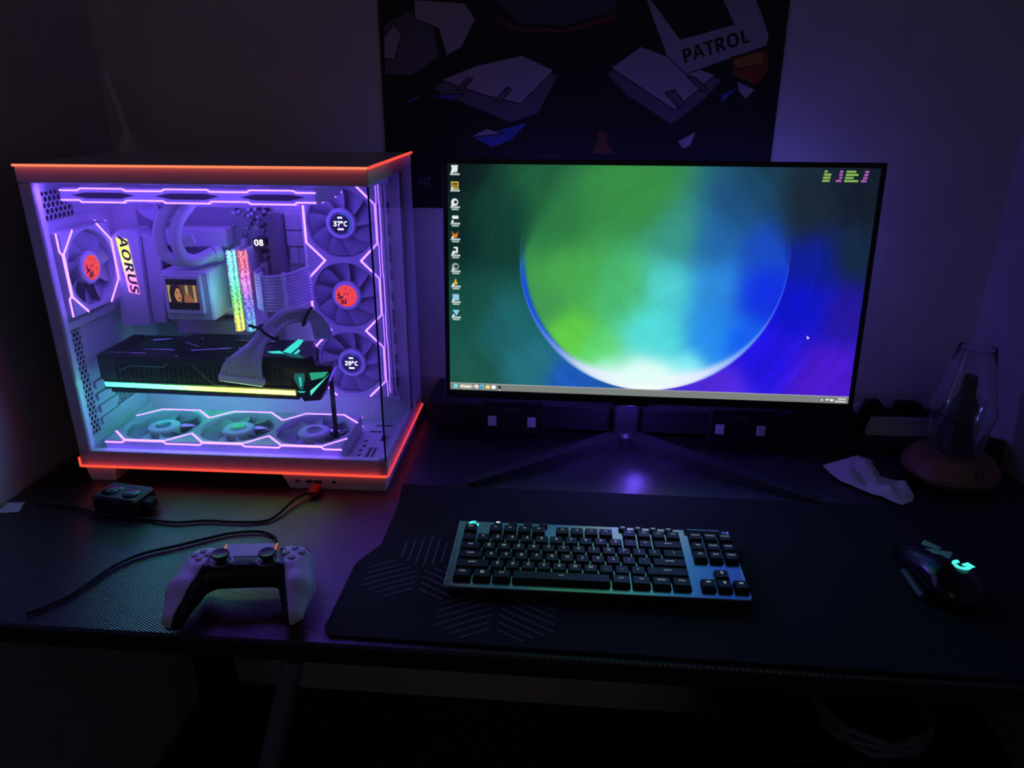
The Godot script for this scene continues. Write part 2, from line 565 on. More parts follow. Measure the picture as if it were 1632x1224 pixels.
func pump_picture() -> ImageTexture:                                    # a film still: someone with long dark hair before a pale railing
	var im := Image.create(160, 120, false, Image.FORMAT_RGB8)
	im.fill(Color8(10, 9, 9))
	im.fill_rect(Rect2i(0, 22, 160, 70), Color8(84, 60, 42))
	for x in [4, 96, 136]:
		im.fill_rect(Rect2i(x, 24, 13, 66), Color8(176, 150, 96))
	fill_poly(im, [Vector2(82, 92), Vector2(88, 60), Vector2(112, 54), Vector2(140, 92)], Color8(142, 92, 62))
	fill_poly(im, ellipse(Vector2(46, 56), Vector2(33, 36)), Color8(30, 20, 16))
	fill_poly(im, ellipse(Vector2(56, 62), Vector2(19, 27)), Color8(182, 124, 84))
	fill_poly(im, [Vector2(14, 92), Vector2(12, 50), Vector2(40, 26), Vector2(52, 30), Vector2(36, 60), Vector2(40, 92)], Color8(26, 18, 14))
	fill_poly(im, [Vector2(60, 30), Vector2(78, 44), Vector2(84, 92), Vector2(74, 92), Vector2(72, 54)], Color8(30, 20, 16))
	fill_poly(im, ellipse(Vector2(49, 54), Vector2(4, 2)), Color8(40, 24, 20))
	fill_poly(im, ellipse(Vector2(65, 54), Vector2(4, 2)), Color8(40, 24, 20))
	fill_poly(im, ellipse(Vector2(61, 75), Vector2(5, 4)), Color8(96, 34, 30))
	im.fill_rect(Rect2i(0, 92, 160, 28), Color8(12, 10, 10))
	im.fill_rect(Rect2i(0, 0, 160, 20), Color8(12, 11, 11))
	return ImageTexture.create_from_image(im)

func poster_picture() -> ImageTexture:                                  # plain pale plates on a dark ground, in the poster's colours
	var im := Image.create(656, 960, false, Image.FORMAT_RGB8)
	im.fill(Color8(17, 19, 25))
	var n := FastNoiseLite.new()
	n.seed = 4
	n.frequency = 0.012
	for y in 960:
		for x in 656:
			var k := n.get_noise_2d(x, y) * 0.03
			im.set_pixel(x, y, Color(0.062 + k, 0.075 + k, 0.10 + k))
	var pale := Color8(170, 164, 172)
	var shade := Color8(104, 100, 112)
	var ink := Color8(12, 12, 16)
	var blue := Color8(70, 86, 170)
	# the plates: [corners x, y, x, y ..., colour]
	var plates := [
		[[9, 665, 50, 645, 90, 666, 99, 713, 50, 742, 7, 740], shade],
		[[61, 629, 143, 634, 160, 657, 136, 699, 112, 711, 100, 670, 61, 656], pale],
		[[8, 684, 25, 667, 37, 679, 23, 717, 7, 715], pale],
		[[89, 761, 141, 732, 233, 711, 295, 743, 265, 800, 219, 815, 103, 771], shade],
		[[103, 749, 162, 727, 237, 712, 289, 734, 235, 785, 172, 771], pale],
		[[378, 740, 430, 700, 563, 749, 531, 784, 487, 817, 412, 772], shade],
		[[384, 730, 430, 699, 550, 741, 491, 794], pale],
		[[434, 631, 604, 632, 629, 682, 628, 697, 505, 739, 472, 712], pale],
		[[443, 631, 551, 632, 572, 666, 492, 687], Color8(20, 24, 26)],
		[[575, 715, 629, 702, 635, 734, 618, 755, 580, 741], Color8(150, 60, 34)],
		[[579, 717, 623, 706, 626, 723, 581, 732], Color8(176, 112, 46)],
		[[178, 648, 234, 670, 306, 672, 390, 649, 386, 660, 311, 678, 224, 675], Color8(112, 30, 40)],
		[[189, 629, 389, 631, 383, 647, 306, 667, 234, 664], Color8(74, 72, 86)],
		[[32, 786, 76, 767, 54, 781, 23, 789], blue],
		[[84, 773, 140, 771, 118, 781], blue],
		[[151, 839, 246, 816, 220, 843, 187, 856], blue],
		[[151, 839, 177, 826, 203, 833], pale],
		[[500, 844, 528, 829, 521, 851, 509, 855], pale],
		[[565, 770, 589, 760, 566, 784], blue],
		[[588, 751, 617, 763, 604, 777, 592, 765], pale],
		[[129, 763, 146, 746, 153, 748, 136, 764], shade],
		[[193, 781, 212, 761, 218, 764, 200, 783], shade],
		[[475, 768, 488, 765, 505, 784, 498, 791], shade],
		[[508, 743, 520, 746, 542, 763, 532, 765], shade],
		[[359, 865, 368, 827, 382, 831, 381, 848, 398, 865], Color8(104, 64, 34)],
	]
	for p in plates:
		var q := PackedVector2Array()
		for i in range(0, p[0].size(), 2):
			q.append(Vector2(p[0][i], p[0][i + 1]))
		for grown in Geometry2D.offset_polygon(q, 1.6):
			fill_poly(im, Array(grown), ink)
		fill_poly(im, Array(q), p[1])
	return ImageTexture.create_from_image(im)

# ---------------------------------------------------------------- the room
func build_room() -> void:
	var x0 := WALL_L
	var x1 := WALL_R
	var z0 := WALL_Z
	var z1 := 1.9
	var y0 := -0.74
	var y1 := 1.66
	var t := 0.1
	structure("floor", Geo.new().box(Vector3((x0 + x1) / 2, y0 - t / 2, (z0 + z1) / 2), Vector3(x1 - x0 + 2 * t, t, z1 - z0 + 2 * t)), M.floor)
	structure("ceiling", Geo.new().box(Vector3((x0 + x1) / 2, y1 + t / 2, (z0 + z1) / 2), Vector3(x1 - x0 + 2 * t, t, z1 - z0 + 2 * t)), M.wall)
	structure("wall_back", Geo.new().box(Vector3((x0 + x1) / 2, (y0 + y1) / 2, z0 - t / 2), Vector3(x1 - x0 + 2 * t, y1 - y0, t)), M.wall)
	structure("wall_left", Geo.new().box(Vector3(x0 - t / 2, (y0 + y1) / 2, (z0 + z1) / 2), Vector3(t, y1 - y0, z1 - z0)), M.wall)
	structure("wall_right", Geo.new().box(Vector3(x1 + t / 2, (y0 + y1) / 2, (z0 + z1) / 2), Vector3(t, y1 - y0, z1 - z0)), M.wall)
	structure("wall_front", Geo.new().box(Vector3((x0 + x1) / 2, (y0 + y1) / 2, z1 + t / 2), Vector3(x1 - x0 + 2 * t, y1 - y0, t)), M.wall)
	var p := thing("poster", "tall dark poster of pale angular plates and the word PATROL pinned on wall", "poster", at(-0.008, 0.376, WALL_Z + 0.0015))
	var pm := mat(Color.WHITE, 0.55)
	pm.albedo_texture = poster_picture()
	pm.texture_repeat = false
	part(p, "paper", Geo.new().box(Vector3(0, 0.48, 0), Vector3(0.656, 0.96, 0.001)), M.dark)
	part(p, "print", Geo.new().uvquad(Vector3(-0.328, 0, 0.0008), Vector3(0.328, 0, 0.0008), Vector3(0.328, 0.96, 0.0008), Vector3(-0.328, 0.96, 0.0008)), pm)
	var ink := mat(Color(0.03, 0.03, 0.04), 0.6)
	write(p, "lettering", "PATROL", 0.021, ink, turned(Vector3(0.2196, 0.2615, 0.001), 0, 0, 0.30), true)
	part(p, "faint_lettering", small_print(0.024, 0.014, 4), mat(Color(0.5, 0.48, 0.55), 0.6), at(-0.262, 0.046, 0.001))
	part(p, "faint_lettering", small_print(0.018, 0.006, 5), mat(Color(0.3, 0.25, 0.3), 0.6), at(-0.264, 0.032, 0.001))
	for s in [-1, 1]:
		part(p, "tack", Geo.new().lathe([Vector2(0.006, 0), Vector2(0.005, 0.003), Vector2(0, 0.004)], 12, turned(Vector3(0.31 * s, 0.945, 0.0006), PI / 2)), M.metal)

# ---------------------------------------------------------------- the desk and what lies on it
func build_desk() -> void:
	var d := thing("desk", "long black desk with a woven carbon look top along the wall", "desk")
	var w := WALL_R - WALL_L - 0.012
	var cx := (WALL_R + WALL_L) / 2
	part(d, "desk_top", Geo.new().box(Vector3(cx, -0.0125, -0.9875), Vector3(w, 0.025, 0.685), 0.002), M.carbon)
	part(d, "front_edge", Geo.new().box(Vector3(cx, -0.0125, -0.643), Vector3(w, 0.024, 0.004), 0.0015), M.matte)
	part(d, "crossbeam", Geo.new().box(Vector3(0.09, -0.058, -0.70), Vector3(0.46, 0.02, 0.02), 0.002), M.dark)
	for s in [-1, 1]:
		var x: float = cx + s * 0.62
		part(d, "leg", Geo.new().box(Vector3(x, -0.38, -1.12), Vector3(0.06, 0.71, 0.05), 0.003), M.matte)
		part(d, "leg_foot", Geo.new().box(Vector3(x, -0.7225, -0.98), Vector3(0.06, 0.035, 0.56), 0.004), M.matte)
		part(d, "leg_bracket", Geo.new().box(Vector3(x, -0.04, -0.98), Vector3(0.06, 0.03, 0.5), 0.003), M.matte)
	# slanting brace under the left half
	var a := Vector3(-0.311, -0.046, -0.672)
	var b := Vector3(-0.50, -0.725, -0.63)
	part(d, "brace", Geo.new().tube([a, b], 0.013, 10), M.grey)

	var mt := thing("desk_mat", "large black cloth desk mat with printed grey line hexagons", "desk mat", at(0, 0, 0))
	var xf := Transform3D(Basis(Vector3.RIGHT, -PI / 2), Vector3.ZERO)       # x, -z -> extruded upwards
	var outline := [Vector2(-0.254, 1.004), Vector2(-0.247, 0.945), Vector2(-0.246, 0.838), Vector2(-0.262, 0.806), Vector2(-0.268, 0.79), Vector2(-0.268, 0.668), Vector2(-0.260, 0.657), Vector2(0.62, 0.652), Vector2(0.628, 0.66), Vector2(0.628, 0.995), Vector2(0.62, 1.004)]
	part(mt, "cloth", Geo.new().extrude(outline, 0.0002, 0.0035, xf), M.pad)
	var rim := []
	for q in outline:
		rim.append(Vector3(q.x, 0.0026, -q.y))
	rim.append(rim[0])
	part(mt, "stitched_edge", Geo.new().tube(rim, 0.0013, 6), M.matte)
	var lines := Geo.new()
	for h in [Vector2(-0.181, -0.787), Vector2(-0.079, -0.722)]:
		for k in 3:                                                            # three arms of stripes round a middle point
			if h.y > -0.75 and k == 0:
				continue
			var arm: float = [0.0, 2.0944, -2.0944][k]
			var u := Vector2(-sin(arm), -cos(arm))
			var w2 := Vector2(-u.y, u.x)
			for i in 7:
				var off := (i - 3) * 0.0108
				var from: Vector2 = h + w2 * off + u * (0.005 + absf(off) * 0.5774)
				var to: Vector2 = h + w2 * off + u * (0.078 - absf(off) * 0.5774)
				lines.ribbon([Vector3(from.x, 0.0036, from.y), Vector3(to.x, 0.0036, to.y)], 0.0019, 0.0003, Vector3.UP)
	var pl := part(mt, "printed_lines", lines, M.print)
	pl.set_meta("kind", "stuff")

	# the low shelf against the wall, with two modules
	var sh := thing("low_shelf", "long low black riser shelf against the wall behind monitor", "shelf", at(0.05, 0, -1.272))
	part(sh, "board", Geo.new().box(Vector3(0, 0.05, 0), Vector3(0.61, 0.01, 0.12), 0.0015), M.dark)
	part(sh, "front_panel", Geo.new().box(Vector3(0, 0.0275, 0.055), Vector3(0.605, 0.035, 0.006), 0.001), M.dark)
	for x in [-0.28, 0.28]:
		part(sh, "foot", Geo.new().box(Vector3(x, 0.022, -0.01), Vector3(0.02, 0.045, 0.1), 0.002), M.matte)
	for x in [-0.1005, 0.293]:
		var md := thing("dock_module", ["black two slot module with pale square pads behind monitor left half", "black two slot module with pale square pads beside curved black case"][0 if x < 0 else 1], "dock", at(x, 0.0, -1.204))
		part(md, "body", Geo.new().box(Vector3(0, 0.03, 0), Vector3(0.112, 0.056, 0.012), 0.003), M.black)
		part(md, "top_lip", Geo.new().box(Vector3(0, 0.0615, -0.004), Vector3(0.104, 0.008, 0.022), 0.002), M.black)
		for s in [-1, 1]:
			part(md, "pad", Geo.new().box(Vector3(0.0345 * s - 0.002, 0.029, 0.0065), Vector3(0.0145, 0.0185, 0.004), 0.001), M.white_soft)
		part(md, "faint_lettering", small_print(0.028, 0.005), M.grey, at(-0.004, 0.051, 0.0062))
	# a curved black case to the right of it
	var cc := thing("headset_case", "curved black case lying against the wall right of the modules", "case", at(0.418, 0, -1.22))
	var prof := [Vector2(-0.072, 0), Vector2(-0.074, 0.03), Vector2(-0.066, 0.052), Vector2(-0.045, 0.066), Vector2(0.06, 0.068), Vector2(0.066, 0.06), Vector2(0.068, 0)]
	part(cc, "shell", Geo.new().extrude(prof, -0.05, 0.02), M.matte)
	part(cc, "zip", Geo.new().ribbon([Vector3(-0.045, 0.067, 0.0), Vector3(0.06, 0.069, 0.0)], 0.004, 0.003, Vector3.UP), M.grey)
	# an open black stand: raised humps over an opening
	var fs := thing("headset_stand", "black open frame stand with two raised humps beside the glass lamp", "stand", at(0.55, 0, -1.235))
	var outer := [Vector2(-0.07, 0), Vector2(-0.058, 0.05), Vector2(-0.046, 0.079), Vector2(-0.026, 0.08), Vector2(-0.012, 0.064), Vector2(0.002, 0.064), Vector2(0.004, 0.078), Vector2(0.04, 0.078), Vector2(0.054, 0.064), Vector2(0.075, 0.064), Vector2(0.085, 0.08), Vector2(0.095, 0.08), Vector2(0.095, 0)]
	part(fs, "upper_bar", Geo.new().extrude([Vector2(-0.053, 0.05)] + outer.slice(2) .slice(0, 10) + [Vector2(0.095, 0.08), Vector2(0.095, 0.052)], -0.006, 0.006), M.black)
	part(fs, "side_post", Geo.new().extrude([Vector2(-0.066, 0), Vector2(-0.048, 0), Vector2(-0.034, 0.052), Vector2(-0.053, 0.052)], -0.006, 0.006), M.black)
	part(fs, "side_post", Geo.new().extrude([Vector2(0.082, 0), Vector2(0.1, 0), Vector2(0.1, 0.055), Vector2(0.082, 0.055)], -0.006, 0.006), M.black)
	part(fs, "foot_plate", Geo.new().box(Vector3(0.018, 0.006, 0.01), Vector3(0.168, 0.012, 0.07), 0.002), M.black)
	part(fs, "pale_panel", Geo.new().box(Vector3(0.024, 0.031, -0.014), Vector3(0.12, 0.046, 0.003), 0.0005, Basis(Vector3.RIGHT, -0.55)), M.white_soft)
	part(fs, "pale_strip", Geo.new().extrude([Vector2(-0.082, 0.03), Vector2(-0.074, 0.03), Vector2(-0.055, 0.07), Vector2(-0.062, 0.068)], -0.004, 0.002), M.white_soft)

	# glass lamp on a round wooden base
	var lm := thing("glass_lamp", "clear glass lamp with a black cone on a round wooden base", "lamp", at(0.6, 0, -1.112))
	var wood := triplanar(mat(Color(0.64, 0.48, 0.36), 0.5), 9.0, false)
	wood.uv1_scale = Vector3(3, 40, 9)
	wood.albedo_texture = noise_texture(0.02, Color(0.72, 0.66, 0.6), Color(1, 1, 1), 256, 9)
	part(lm, "wooden_base", Geo.new().lathe([Vector2(0, 0), Vector2(0.052, 0), Vector2(0.064, 0.006), Vector2(0.07, 0.016), Vector2(0.069, 0.024), Vector2(0.06, 0.037), Vector2(0.046, 0.045), Vector2(0, 0.046)], 48), wood)
	var btn := turned(Vector3(0.012, 0.0352, 0.0615), 0.95)
	part(lm, "button_ring", Geo.new().lathe([Vector2(0.0045, 0), Vector2(0.007, 0), Vector2(0.007, 0.0012), Vector2(0.0045, 0.0012), Vector2(0.0045, 0)], 20, btn), M.dark)
	part(lm, "cone", Geo.new().lathe([Vector2(0, 0.046), Vector2(0.026, 0.046), Vector2(0.024, 0.06), Vector2(0.018, 0.09), Vector2(0.0165, 0.11), Vector2(0.02, 0.115), Vector2(0.019, 0.128), Vector2(0.012, 0.14), Vector2(0.009, 0.172), Vector2(0, 0.173)], 24), M.gloss)
	var gl := mat(Color(1, 1, 1, 0.02), 0.0)
	gl.transparency = BaseMaterial3D.TRANSPARENCY_ALPHA
	gl.refraction_enabled = true
	gl.refraction_scale = 0.05
	part(lm, "glass_bell", Geo.new().lathe([Vector2(0.036, 0.0465), Vector2(0.037, 0.0465), Vector2(0.0405, 0.07), Vector2(0.043, 0.098), Vector2(0.0475, 0.110), Vector2(0.0475, 0.116), Vector2(0.0395, 0.15), Vector2(0.031, 0.19), Vector2(0.0262, 0.214), Vector2(0.0256, 0.216), Vector2(0.0248, 0.214), Vector2(0.0296, 0.19), Vector2(0.0381, 0.15), Vector2(0.0461, 0.116), Vector2(0.0461, 0.1105), Vector2(0.0416, 0.0985), Vector2(0.0393, 0.0702), Vector2(0.036, 0.0465)], 48), gl)
	var pb := thing("power_brick", "black power plug behind the round wooden lamp base", "plug", turned(Vector3(0.686, 0, -1.165), 0, -0.7))
	part(pb, "body", Geo.new().box(Vector3(0, 0.02, 0), Vector3(0.03, 0.04, 0.045), 0.004), M.matte)
	part(pb, "cord", Geo.new().tube(curve([Vector3(0, 0.012, 0.02), Vector3(0.002, 0.004, 0.04), Vector3(0.001, 0.003, 0.06)]), 0.0028, 8), M.matte)

	# crumpled tissue
	var ts := thing("tissue", "crumpled white paper tissue on the desk beside glass lamp", "tissue")
	var tg := Geo.new()
	var ring := [Vector3(0.408, 0.006, -1.118), Vector3(0.436, 0.022, -1.112), Vector3(0.456, 0.03, -1.112), Vector3(0.476, 0.026, -1.108), Vector3(0.486, 0.01, -1.085), Vector3(0.500, 0.014, -1.066), Vector3(0.515, 0.012, -1.062), Vector3(0.517, 0.005, -1.035), Vector3(0.508, 0.004, -1.016), Vector3(0.490, 0.003, -1.008), Vector3(0.459, 0.003, -1.038), Vector3(0.424, 0.003, -1.075)]
	var noise := FastNoiseLite.new()
	noise.seed = 3
	noise.frequency = 28.0
	var rows := 9
	var net := []
	for r in rows + 1:
		var line := []
		for k in ring.size() * 3:
			var f: float = float(k) / 3.0
			var i := int(f)
			var e: Vector3 = (ring[i] as Vector3).lerp(ring[(i + 1) % ring.size()], f - i)
			var cpt := Vector3(0.468, 0.022, -1.07)
			var q := cpt.lerp(e, float(r) / rows)
			q.y += noise.get_noise_3d(q.x, q.z, 0) * 0.016 * (0.25 + 0.75 * sin(PI * r / rows)) + 0.001
			q.y = maxf(q.y, 0.0012)
			line.append(q)
		net.append(line)
	for r in rows:
		for k in ring.size() * 3:
			var k1 := (k + 1) % (ring.size() * 3)
			tg.quad(net[r][k], net[r + 1][k], net[r + 1][k1], net[r][k1], 1)
			var dn := Vector3(0, -0.0007, 0)
			tg.quad(net[r][k] + dn, net[r][k1] + dn, net[r + 1][k1] + dn, net[r + 1][k] + dn, 2)
	part(ts, "sheet", tg, mat(Color(0.86, 0.85, 0.87), 0.95))

	# small black adapter with a dial, and two cables
	var ad := thing("audio_adapter", "small black box with a round dial on desk before the case", "adapter", turned(Vector3(-0.6445, 0, -0.906), 0, -0.16))
	part(ad, "body", Geo.new().box(Vector3(0, 0.013, 0), Vector3(0.073, 0.026, 0.046), 0.003), M.black)
	part(ad, "dial", Geo.new().lathe([Vector2(0.0115, 0), Vector2(0.0115, 0.0015), Vector2(0.010, 0.0022), Vector2(0, 0.0022)], 24, at(0.018, 0.026, 0.004)), M.gloss)
	part(ad, "dial", Geo.new().lathe([Vector2(0.0115, 0), Vector2(0.0115, 0.0015), Vector2(0.010, 0.0022), Vector2(0, 0.0022)], 24, at(-0.018, 0.026, 0.004)), M.gloss)
	part(ad, "indicator_light", Geo.new().box(Vector3(-0.006, 0.0265, -0.006), Vector3(0.006, 0.001, 0.003)), M.white)
	for x in [-0.03, 0.004]:
		part(ad, "screw", Geo.new().lathe([Vector2(0.002, 0), Vector2(0.0018, 0.0008), Vector2(0, 0.001)], 10, turned(Vector3(x, 0.02, 0.023), PI / 2)), M.steel)
	part(ad, "plug", Geo.new().box(Vector3(0.0425, 0.012, 0.0), Vector3(0.014, 0.014, 0.02), 0.002), M.matte)
	var ca := thing("usb_cable", "thin black cable running from red case plug along the desk", "cable")
	var ptsa := []
	for q in [[-0.381, -0.968], [-0.401, -0.936], [-0.419, -0.886], [-0.461, -0.875], [-0.506, -0.875], [-0.542, -0.867], [-0.572, -0.868], [-0.612, -0.874], [-0.665, -0.879], [-0.72, -0.895], [-0.78, -0.9]]:
		ptsa.append(Vector3(q[0], 0.003, q[1]))
	ptsa[0].y = 0.009
	ptsa[1].y = 0.0075
	part(ca, "cord", Geo.new().tube(curve(ptsa), 0.0021, 8), M.matte)
	part(ca, "plug", Geo.new().box(Vector3(-0.381, 0.009, -0.9645), Vector3(0.014, 0.007, 0.026), 0.0015), mat(Color(0.75, 0.05, 0.06), 0.5))
	var cb := thing("controller_cable", "thin black cable looping from the gamepad across the desk", "cable")
	var ptsb := []
	for q in [[-0.3885, -0.765], [-0.385, -0.80], [-0.392, -0.838], [-0.415, -0.853], [-0.439, -0.852], [-0.462, -0.845], [-0.487, -0.83], [-0.513, -0.813], [-0.552, -0.789], [-0.573, -0.760], [-0.584, -0.722], [-0.595, -0.69], [-0.62, -0.66]]:
		ptsb.append(Vector3(q[0], 0.003, q[1]))
	ptsb[0].y = 0.032
	ptsb[1].y = 0.012
	part(cb, "cord", Geo.new().tube(curve(ptsb), 0.0021, 8), M.matte)
	var sp := thing("paper_scrap", "small pale scrap of paper on desk against left wall", "paper", turned(Vector3(-0.808, 0.0, -0.888), 0, 0.3))
	part(sp, "sheet", Geo.new().extrude([Vector2(-0.016, -0.014), Vector2(0.014, -0.016), Vector2(0.012, 0.012), Vector2(-0.013, 0.016)], 0.0003, 0.0012, xf), M.white_soft)
	# what stands under the desk on the right
	var bx := thing("storage_crate", "dark crate of cables under the right end of the desk", "crate", at(0.40, -0.74, -0.85))
	part(bx, "crate_front", Geo.new().box(Vector3(0, 0.26, 0.12), Vector3(0.36, 0.5, 0.012), 0.002), M.dark)
	part(bx, "crate_back", Geo.new().box(Vector3(0, 0.26, -0.12), Vector3(0.36, 0.5, 0.012), 0.002), M.dark)
	for s in [-1, 1]:
		part(bx, "crate_side", Geo.new().box(Vector3(0.174 * s, 0.26, 0), Vector3(0.012, 0.5, 0.24), 0.002), M.dark)
	part(bx, "crate_floor", Geo.new().box(Vector3(0, 0.006, 0), Vector3(0.36, 0.012, 0.25), 0.002), M.dark)
	var coil := thing("coiled_cable", "grey coiled cable on top of the crate under desk", "cable", at(0.42, -0.235, -0.83))
	var cp := []
	for i in 60:
		var a2 := TAU * i / 20.0
		cp.append(Vector3(cos(a2) * (0.07 + 0.004 * sin(i * 1.7)), 0.009 + i * 0.0005, sin(a2) * (0.07 + 0.004 * cos(i * 2.1))))
	part(coil, "cord", Geo.new().tube(cp, 0.005, 7), M.grey)
	part(coil, "tray", Geo.new().box(Vector3(-0.02, 0, -0.02), Vector3(0.3, 0.006, 0.2), 0.001), M.dark)

# ---------------------------------------------------------------- monitor
func build_monitor() -> void:
	var w := 0.6164
	var h := w * 0.5625
	var xf := Transform3D(Basis(Vector3.UP, -0.0073), Vector3(0.1147, 0.0, -1.1012))
	var o := thing("monitor", "wide black computer monitor showing a glowing green and blue orb wallpaper", "monitor", xf)
	var tilt := turned(Vector3(0, 0.1241, 0), -0.0889)
	var bez := Geo.new()
	var l := 0.0075
	var bot := 0.0128
	for b in [[Vector2(0, -bot / 2), Vector2(w + 2 * l, bot)], [Vector2(0, h + l / 2), Vector2(w + 2 * l, l)], [Vector2(-w / 2 - l / 2, h / 2), Vector2(l, h)], [Vector2(w / 2 + l / 2, h / 2), Vector2(l, h)]]:
		bez.box(Vector3(b[0].x, b[0].y, -0.001), Vector3(b[1].x, b[1].y, 0.006), 0.001)
	part(o, "bezel", bez, M.black, tilt)
	part(o, "screen", Geo.new().uvquad(Vector3(-w / 2, 0, 0), Vector3(w / 2, 0, 0), Vector3(w / 2, h, 0), Vector3(-w / 2, h, 0)), glow_texture(wallpaper(), 1.0), tilt)
	var back := Geo.new()
	back.box(Vector3(0, h / 2 - 0.003, -0.013), Vector3(w + 0.012, h + 0.016, 0.018), 0.004)
	back.box(Vector3(0, h / 2, -0.034), Vector3(w * 0.62, h * 0.66, 0.028), 0.01)
	part(o, "housing", back, M.dark, tilt)
	part(o, "stand_column", Geo.new().box(Vector3(-0.02, 0.125, -0.085), Vector3(0.042, 0.24, 0.022), 0.004, Basis(Vector3.RIGHT, 0.06)), M.dark)
	part(o, "stand_mount", Geo.new().box(Vector3(-0.02, 0.25, -0.062), Vector3(0.09, 0.09, 0.04), 0.004), M.dark)
	part(o, "stand_hub", Geo.new().lathe([Vector2(0, 0.0), Vector2(0.019, 0.0), Vector2(0.02, 0.004), Vector2(0.019, 0.02), Vector2(0.014, 0.026), Vector2(0, 0.027)], 24, at(-0.02, 0, -0.083)), M.dark)
	for s in [-1, 1]:
		var tip: Vector3 = Vector3(-0.269, 0.0, 0.092) if s < 0 else Vector3(0.256, 0.0, 0.096)
		var root := Vector3(-0.02 + 0.010 * s, 0.0, -0.085)
		var d := (tip - root).normalized()
		var side := d.cross(Vector3.UP).normalized()
		var g := Geo.new()
		var sections := []
		for q in [[0.0, 0.017, 0.022], [0.55, 0.0135, 0.015], [0.96, 0.010, 0.010], [1.0, 0.006, 0.007]]:
			var c: Vector3 = root.lerp(tip, q[0])
			sections.append([c - side * q[1], c + side * q[1], c + side * q[1] * 0.75 + Vector3.UP * q[2], c - side * q[1] * 0.75 + Vector3.UP * q[2]])
		for i in sections.size() - 1:
			var mid: Vector3 = (sections[i][0] + sections[i + 1][2]) / 2.0
			for k in 4:
				g.face([sections[i][k], sections[i][(k + 1) % 4], sections[i + 1][(k + 1) % 4], sections[i + 1][k]], mid)
		g.face(sections[0], root + d * 0.05)
		g.face(sections[-1], root + d * 0.05)
		part(o, "stand_leg", g, M.dark)
	# a violet lamp in the middle of the chin lights the foot of the stand
	part(o, "chin_lamp", Geo.new().box(Vector3(-0.02, -bot - 0.0012, -0.006), Vector3(0.045, 0.003, 0.008), 0.0005), glow(5.0, 0.7, 9.0), tilt)
	part(o, "sensor_bump", Geo.new().box(Vector3(-0.02, -bot - 0.001, 0.0), Vector3(0.056, 0.006, 0.004), 0.001), M.black, tilt)
	lamp(o, "chin_light", Vector3(-0.02, 0.098, -0.012), Color(0.42, 0.3, 1.0), 0.014, 0.01)
	# coloured ring on the back of the housing, which shines on the wall
	part(o, "rear_led_ring", Geo.new().lathe([Vector2(0.088, 0), Vector2(0.1, 0), Vector2(0.1, 0.003), Vector2(0.088, 0.003), Vector2(0.088, 0)], 40, turned(Vector3(0, h / 2, -0.048), -PI / 2)), glow(0.6, 0.35, 3.5), tilt)
	for s in [-1, 1]:
		var rear := AreaLight3D.new()
		rear.name = "rear_light"
		rear.area_size = Vector2(0.2, 0.16)
		rear.light_color = Color(0.42, 0.38, 1.0)
		rear.light_energy = 0.02
		rear.shadow_enabled = true
		o.add_child(rear, true)
		rear.position = Vector3(0.17 * s, 0.32, -0.09)
	var sheen := AreaLight3D.new()
	sheen.name = "screen_light"
	sheen.area_size = Vector2(w, h)
	sheen.light_color = Color(0.45, 0.8, 1.0)
	sheen.light_energy = 0.014
	sheen.shadow_enabled = true
	o.add_child(sheen)
	sheen.transform = tilt * Transform3D(Basis(Vector3.UP, PI), Vector3(0, h / 2, 0.004))

